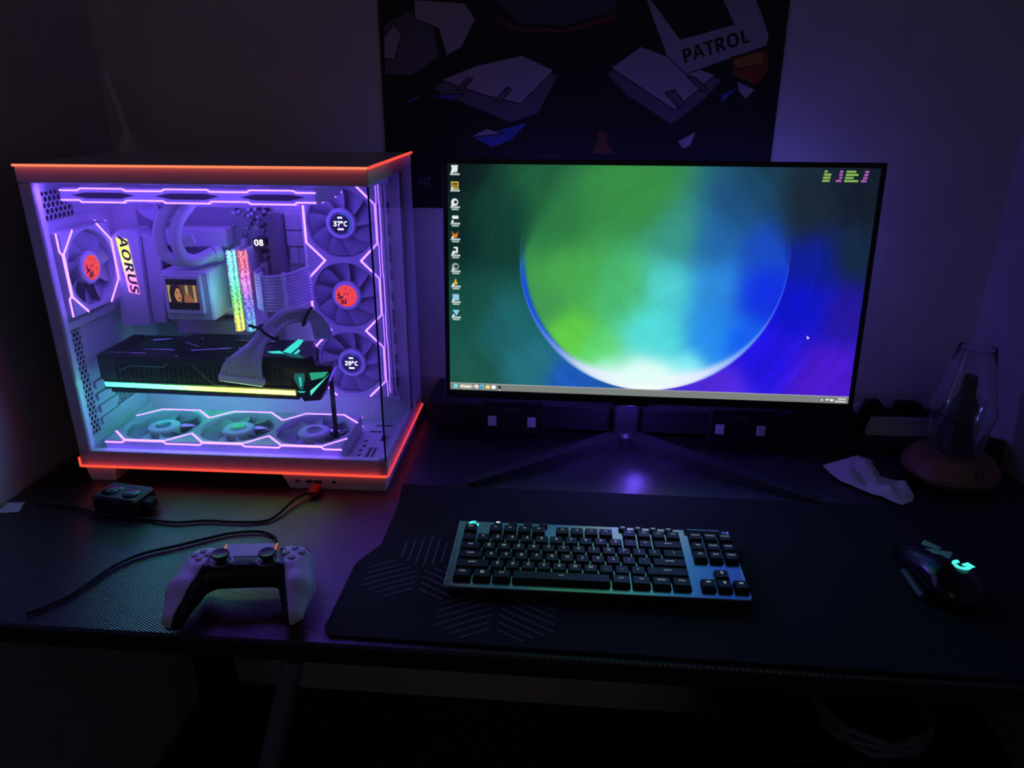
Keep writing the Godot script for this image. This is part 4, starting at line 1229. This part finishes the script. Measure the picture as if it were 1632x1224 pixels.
		for q in [[-0.011, -0.001, 0.008, 0.0018, -0.7], [-0.008, -0.005, 0.007, 0.0016, -0.9], [-0.006, -0.009, 0.007, 0.0016, 0.5], [-0.001, -0.009, 0.0085, 0.002, 1.5], [-0.002, 0.003, 0.004, 0.0012, 1.1], [0.003, 0.003, 0.004, 0.0012, -0.9], [-0.0115, 0.005, 0.004, 0.0014, -1.0], [0.0, 0.013, 0.003, 0.0007, 1.5], [-0.009, -0.010, 0.005, 0.0013, -0.8], [-0.012, -0.004, 0.006, 0.0022, 0.6], [-0.004, -0.012, 0.006, 0.0022, -0.2], [-0.007, -0.002, 0.005, 0.0024, 0.2], [-0.0125, 0.002, 0.004, 0.002, -0.4], [-0.0085, -0.0135, 0.004, 0.0018, 0.3], [0.009, 0.009, 0.003, 0.0008, 0.4], [0.011, -0.004, 0.004, 0.0007, 0.9]]:
			g.box(Vector3(q[0], q[1], z + 0.0005), Vector3(q[2], q[3], 0.0004), 0.0, Basis(Vector3.BACK, q[4]))
		part(h, "display_marks", g, M.matte)
	elif face == "small":
		part(h, "badge", Geo.new().lathe([Vector2(0.012, 0), Vector2(0.012, 0.0006), Vector2(0.0108, 0.0012), Vector2(0.0095, 0.0006), Vector2(0, 0.0006)], 28, turned(Vector3(0, 0, z - 0.0002), PI / 2)), M.metal)
	return o

func build_fans() -> void:
	var k := 0.1155 / 0.12
	var right := Basis().scaled(Vector3.ONE * k)
	fan("fan with a round display reading 37 degrees, topmost of the wall column", put(Vector3(0.148, 0.376, -0.1805), right), "37°C", "fans on the wall of the case", 0.0022)
	fan("fan with an orange disc between the two temperature display fans", put(Vector3(0.148, 0.2605, -0.1805), right), "orange", "fans on the wall of the case", 0.0022)
	fan("fan with a round display reading 29 degrees, lowest of the wall column", put(Vector3(0.148, 0.145, -0.1805), right), "29°C", "fans on the wall of the case", 0.0022)
	fan("fan with an orange disc set beside the slanted lettered heatsink", put(Vector3(-0.2215, 0.321, -0.077), Basis(Vector3.UP, PI / 2)), "orange", "", 0.0022)
	var flat := Basis(Vector3.RIGHT, -PI / 2) * Basis(Vector3.BACK, PI / 2)
	var grown := flat.scaled_local(Vector3(1.02, 1.035, 0.98))
	var under := ["teal lit fan on case floor beside the perforated vents", "green lit middle fan of the row on the case floor", "dim violet fan on case floor beside the slotted plate"]
	for i in 3:
		fan(under[i], put(Vector3(-0.1435 + 0.1245 * i, 0.0515, -0.079), grown), "small", "fans on the case floor", 0.0015)
	var hang := Basis(Vector3.RIGHT, PI / 2) * Basis(Vector3.BACK, PI / 2)
	var over := ["fan under case roof above the honeycomb vent", "middle fan of the row hanging under the case roof", "fan under case roof above the memory modules"]
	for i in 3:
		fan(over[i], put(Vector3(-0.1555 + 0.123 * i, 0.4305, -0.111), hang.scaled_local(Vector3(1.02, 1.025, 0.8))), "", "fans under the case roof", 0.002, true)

# ---------------------------------------------------------------- parts in the case
func spectrum(stops: Array, vertical: bool, sparkle := 0.0) -> ImageTexture:
	var w := 16 if vertical else 256
	var h := 256 if vertical else 16
	var im := Image.create(w, h, false, Image.FORMAT_RGB8)
	rng.seed = 77
	for y in h:
		for x in w:
			var t := (y + 0.5) / h if vertical else (x + 0.5) / w
			var f := t * (stops.size() - 1)
			var i := mini(int(f), stops.size() - 2)
			var c: Color = stops[i].lerp(stops[i + 1], f - i)
			if sparkle > 0.0 and rng.randf() < sparkle:
				c = c.lerp(Color.WHITE, 0.8)
			elif sparkle > 0.0:
				c = c * rng.randf_range(0.55, 1.0) * (1.0 if x > 4 and x < 12 else 0.45)
			im.set_pixel(x, y, c)
	return ImageTexture.create_from_image(im)

func build_hardware() -> void:
	# motherboard
	var b := thing("motherboard", "pale motherboard with white heatsinks upright inside the glass case", "circuit board", put(Vector3.ZERO))
	part(b, "board", Geo.new().box(Vector3(-0.0805, 0.279, -0.1925), Vector3(0.225, 0.232, 0.0025)), M.board)
	var vrm := part(b, "slanted_heatsink", Geo.new().extrude([Vector2(-0.214, 0.352), Vector2(-0.198, 0.366), Vector2(-0.176, 0.366), Vector2(-0.166, 0.356), Vector2(-0.172, 0.214), Vector2(-0.217, 0.212)], -0.19, -0.138), M.white)
	part(vrm, "fin_block", Geo.new().extrude([Vector2(-0.164, 0.362), Vector2(-0.138, 0.345), Vector2(-0.149, 0.216), Vector2(-0.170, 0.216)], -0.19, -0.147), M.white_soft)
	part(vrm, "fin_block", Geo.new().extrude([Vector2(-0.136, 0.344), Vector2(-0.131, 0.339), Vector2(-0.142, 0.216), Vector2(-0.147, 0.216)], -0.19, -0.153), M.dark)
	var lt := Basis(Vector3.BACK, -PI / 2 + 0.06)
	var glowing := glow_texture(spectrum([Color8(255, 240, 120), Color8(240, 250, 110), Color8(250, 220, 190), Color8(255, 150, 240), Color8(250, 130, 250)], false), 1.5)
	var p := Geo.new()
	var e := [Vector3(-0.045, -0.0085, 0), Vector3(0.043, -0.0085, 0), Vector3(0.047, 0.009, 0), Vector3(-0.041, 0.009, 0)]
	p.uvquad(e[0], e[1], e[2], e[3])
	part(vrm, "lettering_light", p, glowing, Transform3D(lt, Vector3(-0.1905, 0.311, -0.1372)))
	write(vrm, "lettering", "AORUS", 0.0135, M.dark, Transform3D(lt * Basis(Vector3.RIGHT, Vector3(0.25, 1, 0), Vector3.BACK), Vector3(-0.1885, 0.311, -0.1368)).scaled_local(Vector3(1.5, 1, 1)), true)
	part(b, "top_heatsink", Geo.new().box(Vector3(-0.085, 0.352, -0.176), Vector3(0.1, 0.03, 0.03), 0.003), M.white_soft)
	part(b, "slot_cover", Geo.new().box(Vector3(-0.095, 0.206, -0.182), Vector3(0.1, 0.018, 0.016), 0.002), M.white_soft)
	part(b, "slot_cover", Geo.new().extrude([Vector2(-0.14, 0.192), Vector2(-0.02, 0.192), Vector2(-0.045, 0.214), Vector2(-0.142, 0.214)], -0.185, -0.165), M.white_soft)
	rng.seed = 5
	for i in 34:
		var at2 := Vector3(rng.randf_range(-0.034, 0.028), rng.randf_range(0.35, 0.395), -0.191)
		if rng.randf() < 0.45:
			part(b, "capacitor", Geo.new().lathe([Vector2(0.0032, 0), Vector2(0.0032, 0.006), Vector2(0.0025, 0.0068), Vector2(0, 0.0068)], 12, turned(at2, PI / 2)), M.steel)
		else:
			part(b, "chip", Geo.new().box(at2 + Vector3(0, 0, 0.0015), Vector3(rng.randf_range(0.004, 0.008), rng.randf_range(0.003, 0.006), 0.003)), [M.matte, M.white_soft, M.dark][i % 3])
	for i in 18:
		part(b, "chip", Geo.new().box(Vector3(rng.randf_range(0.012, 0.026), rng.randf_range(0.315, 0.34), -0.1895), Vector3(rng.randf_range(0.003, 0.007), rng.randf_range(0.003, 0.006), 0.003)), [M.matte, M.white_soft, M.metal][i % 3])
	part(b, "code_display", Geo.new().box(Vector3(0.017, 0.346, -0.176), Vector3(0.02, 0.012, 0.03), 0.0005), M.gloss)
	write(b, "code_display_digits", "08", 0.010, glow(1.5, 1.5, 1.4), at(0.017, 0.346, -0.1605), true)
	# memory
	var left_lights := glow_texture(spectrum([Color8(60, 215, 255), Color8(60, 215, 255), Color8(40, 225, 215), Color8(20, 215, 120), Color8(80, 225, 30), Color8(190, 235, 25), Color8(225, 205, 25)], true, 0.22), 3.0)
	var right_lights := glow_texture(spectrum([Color8(255, 40, 90), Color8(255, 60, 120), Color8(235, 60, 210), Color8(180, 60, 250), Color8(50, 40, 240), Color8(40, 110, 250), Color8(50, 190, 245)], true, 0.18), 2.8)
	for i in 2:
		var r := thing("memory_module", ["memory stick glowing from cyan to yellow beside the cooler block", "memory stick glowing from pink to blue beside the ribbed cable"][i], "memory module", put(Vector3(-0.0145 + 0.0185 * i, 0.2765, -0.19)), "memory modules")
		part(r, "spreader", Geo.new().box(Vector3(0, 0, 0.03), Vector3(0.007, 0.128, 0.055), 0.001), M.white)
		var bar := Geo.new()
		var w := 0.0052
		bar.uvquad(Vector3(-w, -0.064, 0.0712), Vector3(w, -0.064, 0.0712), Vector3(w, 0.064, 0.0712), Vector3(-w, 0.064, 0.0712))
		bar.uvquad(Vector3(w, -0.064, 0.0712), Vector3(w, -0.064, 0.0585), Vector3(w, 0.064, 0.0585), Vector3(w, 0.064, 0.0712))
		bar.uvquad(Vector3(-w, -0.064, 0.0585), Vector3(-w, -0.064, 0.0712), Vector3(-w, 0.064, 0.0712), Vector3(-w, 0.064, 0.0585))
		part(r, "light_bar", bar, [left_lights, right_lights][i])
		part(r, "latch", Geo.new().box(Vector3(0, 0.067, 0.008), Vector3(0.008, 0.008, 0.016), 0.001), M.white_soft)
		lamp(r, "memory_light", Vector3(0, 0, 0.09), [Color(0.25, 0.95, 0.8), Color(0.6, 0.35, 1.0)][i], 0.001, 0.02)
	# cooler
	var c := thing("cooler_block", "white water cooler block with a small picture screen and two hoses", "cooler", put(Vector3(-0.082, 0.272, -0.19)))
	part(c, "block", Geo.new().box(Vector3(0, 0, 0.044), Vector3(0.076, 0.08, 0.086), 0.003), M.white)
	part(c, "front_frame", Geo.new().box(Vector3(-0.004, 0.004, 0.0895), Vector3(0.062, 0.063, 0.006), 0.002), M.white)
	part(c, "base_plate", Geo.new().box(Vector3(0.004, -0.038, 0.02), Vector3(0.094, 0.012, 0.03), 0.002), M.white_soft)
	part(c, "screen", Geo.new().uvquad(Vector3(-0.0285, -0.0195, 0.0929), Vector3(0.0205, -0.0195, 0.0929), Vector3(0.0205, 0.0285, 0.0929), Vector3(-0.0285, 0.0285, 0.0929)), glow_texture(pump_picture(), 1.1))
	for i in 2:
		var dx := -0.026 * i
		part(c, "hose", Geo.new().tube(curve([Vector3(0.034 + dx * 0.2, 0.062 - 0.008 * i, 0.055 - 0.016 * i), Vector3(0.018 + dx * 0.6, 0.055 - 0.002 * i, 0.078), Vector3(0.002 + dx, 0.064, 0.088), Vector3(-0.002 + dx, 0.09, 0.09), Vector3(0.002 + dx, 0.115, 0.084), Vector3(0.016 + dx, 0.138, 0.068), Vector3(0.03 + dx, 0.158, 0.05)], 8), 0.0092, 16), M.hose)
		part(c, "hose_fitting", Geo.new().tube([Vector3(0.034 + dx * 0.2, 0.062 - 0.008 * i, 0.055 - 0.016 * i), Vector3(0.04 + dx * 0.2, 0.062 - 0.008 * i, 0.045 - 0.016 * i)], 0.0105, 16), M.white)
	part(c, "hose_clip", Geo.new().box(Vector3(0.0155, 0.087, 0.087), Vector3(0.018, 0.016, 0.004), 0.001, Basis(Vector3.BACK, 0.3)), M.white)
	# cable cover with grooved plates
	var cv := thing("cable_cover", "violet lit cover plate with brick like grooves beside the fan column", "cover", put(Vector3(0.06, 0.34, -0.195)))
	part(cv, "upright_bar", Geo.new().box(Vector3(-0.017, -0.008, 0.02), Vector3(0.018, 0.112, 0.036), 0.002), M.grey)
	part(cv, "edge_bar", Geo.new().box(Vector3(0.028, -0.004, 0.012), Vector3(0.008, 0.11, 0.02), 0.001), M.white_soft)
	for q in [[0.0, 0.036, 0.03, 0.026], [0.0, 0.009, 0.03, 0.024], [-0.005, -0.018, 0.014, 0.026], [0.010, -0.018, 0.014, 0.026]]:
		part(cv, "plate", Geo.new().box(Vector3(q[0] + 0.009, q[1], 0.008), Vector3(q[2], q[3], 0.008), 0.0008), M.white_soft)
	# ribbed power cable to the board
	var pc := thing("board_power_cable", "wide white ribbed power cable curving below the grooved cover plate", "cable", put(Vector3.ZERO))
	for i in 12:
		var y := 0.252 + i * 0.0049
		part(pc, "strand", Geo.new().tube(curve([Vector3(0.016, y, -0.182), Vector3(0.017, y, -0.14), Vector3(0.024, y - 0.001, -0.119), Vector3(0.045, y - 0.003, -0.112), Vector3(0.07, y - 0.001, -0.118), Vector3(0.088, y + 0.002, -0.145), Vector3(0.094, y + 0.003, -0.188)], 4), 0.0022, 7), M.hose)
	for x in [0.034, 0.0695]:
		part(pc, "comb", Geo.new().box(Vector3(x, 0.277, -0.1135), Vector3(0.004, 0.066, 0.008), 0.001), M.white)
	part(pc, "connector", Geo.new().box(Vector3(0.016, 0.279, -0.181), Vector3(0.012, 0.064, 0.018), 0.001), M.white)
	# thin cables in the upper left corner
	var cp := thing("processor_power_cable", "bundle of white cables bending down above the slanted heatsink", "cable", put(Vector3.ZERO))
	for i in 8:
		var x := -0.172 + i * 0.0045
		part(cp, "strand", Geo.new().tube(curve([Vector3(x - 0.008, 0.424, -0.185), Vector3(x - 0.006, 0.405, -0.168), Vector3(x + 0.004, 0.39, -0.163), Vector3(x + 0.018, 0.378, -0.17), Vector3(x + 0.024, 0.372, -0.186)], 4), 0.0022, 7), M.hose)
	# graphics card
	var g := thing("graphics_card", "large black graphics card with a green glowing light bar across case", "graphics card", put(Vector3(-0.034, 0.161, -0.117), Basis(Vector3.BACK, -0.012)))
	part(g, "shroud", Geo.new().extrude([Vector2(-0.183, 0.022), Vector2(0.124, 0.022), Vector2(0.132, 0.012), Vector2(0.130, -0.026), Vector2(0.124, -0.030), Vector2(-0.16, -0.030), Vector2(-0.183, -0.012)], -0.043, 0.062), M.black)
	var bp := part(g, "backplate", Geo.new().box(Vector3(-0.0285, 0.0245, 0.0105), Vector3(0.309, 0.004, 0.107), 0.001), M.gloss_metal)
	for q in [[-0.12, -0.02, 0.03, 0.003, 0.4], [-0.10, 0.03, 0.05, 0.002, 0.05], [-0.06, 0.0, 0.035, 0.003, -0.5], [-0.02, 0.02, 0.06, 0.0025, 0.3], [0.03, -0.03, 0.07, 0.002, 0.0], [0.06, 0.01, 0.08, 0.002, 0.0], [-0.14, 0.05, 0.06, 0.0015, 0.0]]:
		part(bp, "ridge", Geo.new().box(Vector3(q[0], 0.0272, q[1]), Vector3(q[2], 0.0018, q[3]), 0.0006, Basis(Vector3.UP, q[4])), M.steel)
	for q in [[-0.155, -0.035], [-0.155, 0.05], [0.11, -0.035], [0.02, 0.055], [-0.06, 0.055], [-0.06, -0.035]]:
		part(bp, "screw", Geo.new().lathe([Vector2(0.003, 0), Vector2(0.0026, 0.0012), Vector2(0, 0.0014)], 10, at(q[0], 0.0264, q[1])), M.steel)
	part(g, "edge_connector", Geo.new().box(Vector3(-0.06, 0.006, -0.057), Vector3(0.09, 0.003, 0.028)), M.matte)
	part(g, "vent_strip", honeycomb_flat(-0.172, 0.0, 7, 14), M.matte, at(0, 0.0268, 0))
	# fins above the light bar
	for i in 34:
		part(g, "fin", Geo.new().box(Vector3(-0.155 + i * 0.0078, 0.0, 0.0635), Vector3(0.0018, 0.024, 0.004)), M.dark)
	part(g, "front_trim", Geo.new().ribbon([Vector3(-0.15, 0.002, 0.0665), Vector3(-0.13, 0.012, 0.0665), Vector3(-0.075, 0.012, 0.0665), Vector3(-0.07, 0.018, 0.0665)], 0.0015, 0.001, Vector3.BACK), M.metal)
	part(g, "front_trim", Geo.new().ribbon([Vector3(-0.03, 0.016, 0.0665), Vector3(0.0, -0.014, 0.0665), Vector3(0.02, -0.014, 0.0665)], 0.0015, 0.001, Vector3.BACK), M.metal)
	var bar := Geo.new()
	var z := 0.0672
	bar.uvquad(Vector3(-0.174, -0.0235, z), Vector3(0.128, -0.0255, z), Vector3(0.128, -0.0175, z + 0.002), Vector3(-0.174, -0.0155, z + 0.002))
	part(g, "light_bar", bar, glow_texture(spectrum([Color8(70, 240, 205), Color8(90, 255, 205), Color8(110, 255, 165), Color8(160, 255, 110), Color8(215, 255, 90), Color8(240, 255, 120), Color8(225, 235, 110)], false), 4.0))
	part(g, "light_bar_holder", Geo.new().box(Vector3(-0.022, -0.0215, 0.0635), Vector3(0.31, 0.014, 0.005), 0.001), M.gloss)
	part(g, "lower_lip", Geo.new().box(Vector3(-0.015, -0.029, 0.064), Vector3(0.3, 0.006, 0.014), 0.002), M.gloss)
	# three cooling fans below, with glowing halos
	var halo := [glow(0.06, 5.0, 3.8), glow(0.15, 4.0, 1.5), glow(0.4, 0.5, 0.3)]
	for i in 3:
		var at3 := Vector3(-0.113 + i * 0.108, -0.0305, -0.005)
		var f := part(g, "cooling_fan", Geo.new().lathe([Vector2(0, 0), Vector2(0.016, 0), Vector2(0.015, -0.004), Vector2(0, -0.004)], 24, at(at3.x, at3.y, at3.z)), M.dark)
		for k in 9:
			part(f, "blade", Geo.new().box(Vector3(at3.x, at3.y - 0.002, at3.z) + Basis(Vector3.UP, TAU * k / 9) * Vector3(0.029, 0, 0), Vector3(0.028, 0.0012, 0.014), 0.0, Basis(Vector3.UP, TAU * k / 9) * Basis(Vector3.RIGHT, 0.5)), M.dark)
		part(f, "halo_led", Geo.new().lathe([Vector2(0.0455, 0), Vector2(0.0485, 0), Vector2(0.0485, -0.002), Vector2(0.0455, -0.002), Vector2(0.0455, 0)], 40, at(at3.x, at3.y, at3.z)), halo[i])
		if i < 2:
			lamp(g, "halo_light", Vector3(at3.x, at3.y - 0.012, at3.z), [Color(0.15, 1.0, 0.85), Color(0.2, 1.0, 0.6)][i], 0.0024, 0.03)
	# angular end cap with lit facets, and the emblem on top
	part(g, "end_cap", Geo.new().extrude([Vector2(0.116, 0.026), Vector2(0.188, 0.026), Vector2(0.19, 0.02), Vector2(0.168, -0.03), Vector2(0.142, -0.033), Vector2(0.112, 0.018)], 0.05, 0.072), M.gloss)
	part(g, "facet_light", Geo.new().extrude([Vector2(0.131, 0.012), Vector2(0.146, 0.013), Vector2(0.146, 0.002), Vector2(0.141, -0.014), Vector2(0.136, -0.012), Vector2(0.129, 0.004)], 0.072, 0.0728), glow(0.01, 0.12, 0.11))
	part(g, "facet_light", Geo.new().extrude([Vector2(0.137, 0.007), Vector2(0.141, 0.006), Vector2(0.1405, -0.008), Vector2(0.138, -0.008)], 0.0728, 0.0734), M.teal)
	part(g, "facet_light", Geo.new().extrude([Vector2(0.133, -0.0165), Vector2(0.146, -0.0165), Vector2(0.142, -0.0185), Vector2(0.136, -0.0185)], 0.072, 0.073), M.teal)
	part(g, "facet_light", Geo.new().extrude([Vector2(0.154, 0.014), Vector2(0.183, 0.017), Vector2(0.176, 0.008), Vector2(0.156, 0.002)], 0.072, 0.0728), glow(0.02, 0.42, 0.22))
	part(g, "facet_light", Geo.new().extrude([Vector2(0.185, 0.014), Vector2(0.177, 0.006), Vector2(0.153, -0.015), Vector2(0.153, -0.023)], 0.072, 0.0731), glow(0.12, 1.0, 0.7))
	part(g, "raised_cover", Geo.new().extrude([Vector2(0.066, 0.03), Vector2(0.08, -0.004), Vector2(0.148, -0.004), Vector2(0.156, 0.012), Vector2(0.15, 0.04), Vector2(0.13, 0.062), Vector2(0.075, 0.06)], 0.026, 0.036, Transform3D(Basis(Vector3.RIGHT, -PI / 2), Vector3(0, 0, 0.066))), M.gloss)
	var em := Transform3D(Basis(Vector3.RIGHT, -PI / 2 + 0.55).scaled_local(Vector3(1.3, 1.25, 1)), Vector3(0.112, 0.0445, 0.036))
	var wing := Geo.new()
	wing.extrude([Vector2(-0.022, -0.012), Vector2(-0.008, -0.010), Vector2(0.004, -0.017), Vector2(-0.006, -0.0165)], 0.0, 0.0008, em)
	wing.extrude([Vector2(-0.004, -0.011), Vector2(0.006, 0.004), Vector2(0.010, 0.010), Vector2(0.016, 0.008), Vector2(0.013, -0.002), Vector2(0.006, -0.013)], 0.0, 0.0008, em)
	wing.extrude([Vector2(0.009, -0.014), Vector2(0.014, -0.006), Vector2(0.016, -0.009), Vector2(0.012, -0.015)], 0.0, 0.0008, em)
	part(g, "emblem_light", wing, glow(0.04, 0.9, 0.75))
	# the fanned out power cable of the card
	var gp := thing("card_power_cable", "white cable bundle tied in black and fanned out over graphics card", "cable", put(Vector3.ZERO))
	for i in 14:
		var t := i / 13.0
		var x0 := lerpf(-0.016, 0.045, t)
		var lift := sin(t * 7.0) * 0.002
		part(gp, "strand", Geo.new().tube(curve([Vector3(x0, 0.166 - t * 0.008, -0.042), Vector3(x0 + 0.004 + 0.01 * (1 - t), 0.19, -0.038 + lift), Vector3(lerpf(0.032, 0.055, t), 0.216, -0.046 + lift), Vector3(lerpf(0.052, 0.068, t), lerpf(0.238, 0.226, t), -0.058), Vector3(lerpf(0.082, 0.086, t), lerpf(0.262, 0.243, t), -0.07 + lift), Vector3(lerpf(0.118, 0.108, t), lerpf(0.260, 0.243, t), -0.085), Vector3(lerpf(0.134, 0.112, t), 0.236, -0.10), Vector3(lerpf(0.136, 0.110, t), 0.206, -0.115)], 5), 0.0029, 7), M.hose)
	part(gp, "connector", Geo.new().box(Vector3(0.0155, 0.161, -0.042), Vector3(0.069, 0.012, 0.014), 0.002, Basis(Vector3.BACK, -0.12)), M.white)
	for q in [[Vector3(0.060, 0.232, -0.056), 0.9], [Vector3(0.112, 0.250, -0.083), -0.5]]:
		part(gp, "cable_tie", Geo.new().tube(loop(q[0], 0.016, 0.010, q[1]), 0.0022, 6), M.matte)
	part(gp, "tie_end", Geo.new().tube([Vector3(0.052, 0.241, -0.044), Vector3(0.038, 0.248, -0.038)], 0.0022, 6), M.matte)
	var sp := thing("card_support", "thin black post holding up the end of the graphics card", "support", put(Vector3(0.139, 0.034, -0.085)))
	part(sp, "post", Geo.new().box(Vector3(0, 0.068, 0), Vector3(0.0065, 0.136, 0.0065), 0.001), M.matte)
	part(sp, "foot", Geo.new().box(Vector3(0, 0.002, 0), Vector3(0.02, 0.004, 0.02), 0.001), M.matte)
	var an := thing("wifi_antenna", "pale grey wireless antenna leaning on the case roof corner", "antenna", put(Vector3(-0.222, 0.476, -0.262)))
	part(an, "base", Geo.new().frustum(Vector3.ZERO, Vector2(0.034, 0.028), Vector2(0.012, 0.012), 0.028, Vector2(-0.002, 0)), M.white_soft)
	part(an, "rod", Geo.new().tube([Vector3(-0.002, 0.026, 0), Vector3(-0.024, 0.125, 0)], [0.0055, 0.0068], 10), M.white_soft)

func loop(c: Vector3, rx: float, rz: float, tilt: float) -> Array:
	var out := []
	for i in 17:
		var a := TAU * i / 16.0
		out.append(c + Basis(Vector3.BACK, tilt - PI / 2) * Vector3(cos(a) * rx, 0, sin(a) * rz))
	return out

func honeycomb_flat(x0: float, z0: float, nx: int, nz: int) -> Geo:      # small raised grille
	var g := Geo.new()
	for i in nx:
		for j in nz:
			g.box(Vector3(x0 + i * 0.004, 0, z0 - 0.035 + j * 0.0065 + (0.003 if i % 2 else 0.0)), Vector3(0.0026, 0.0008, 0.0045))
	return g

# ---------------------------------------------------------------- everything
func _ready() -> void:
	var cam := Camera3D.new()
	cam.name = "camera"
	cam.fov = rad_to_deg(2.0 * atan(612.0 / 1192.67))
	cam.position = Vector3(0, 0.5654, 0)
	cam.basis = Basis(Vector3.UP, 0.0852) * Basis(Vector3.RIGHT, -0.3696) * Basis(Vector3.BACK, 0.0026)
	cam.near = 0.02
	cam.far = 20.0
	cam.current = true
	add_child(cam)
	var we := WorldEnvironment.new()
	we.name = "environment"
	var env := Environment.new()
	env.background_mode = Environment.BG_COLOR
	env.background_color = Color.BLACK
	env.tonemap_mode = Environment.TONE_MAPPER_LINEAR
	env.tonemap_exposure = 1.0
	env.sdfgi_enabled = true
	env.ssao_enabled = true
	env.ssil_enabled = true
	we.environment = env
	add_child(we)
	# faint warm fill light, added unseen and high up behind the viewer
	var warm_fill := AreaLight3D.new()
	warm_fill.name = "added_warm_fill"
	warm_fill.area_size = Vector2(1.2, 0.28)
	warm_fill.light_color = Color(1.0, 0.88, 0.84)
	warm_fill.light_energy = 0.075
	warm_fill.shadow_enabled = true
	warm_fill.position = Vector3(0.0, 1.48, 1.88)
	add_child(warm_fill)

	case_frame = Transform3D(Basis(Vector3.UP, CASE_TURN), CASE_AT)
	make_materials()
	M.keyplate = mat(Color(0.57, 0.58, 0.6), 0.22, 0.95)
	M.keycap = mat(Color(0.09, 0.09, 0.1), 0.55)
	M.clear_grey = mat(Color(0.7, 0.7, 0.74), 0.25)
	M.blade = mat(Color(0.66, 0.66, 0.7), 0.4)
	M.hose = mat(Color(0.82, 0.82, 0.85), 0.55)
	M.gloss_metal = mat(Color(0.10, 0.10, 0.12), 0.28, 0.6)
	build_room()
	build_desk()
	build_case()
	build_fans()
	build_hardware()
	build_monitor()
	build_keyboard()
	build_mouse()
	build_controller()
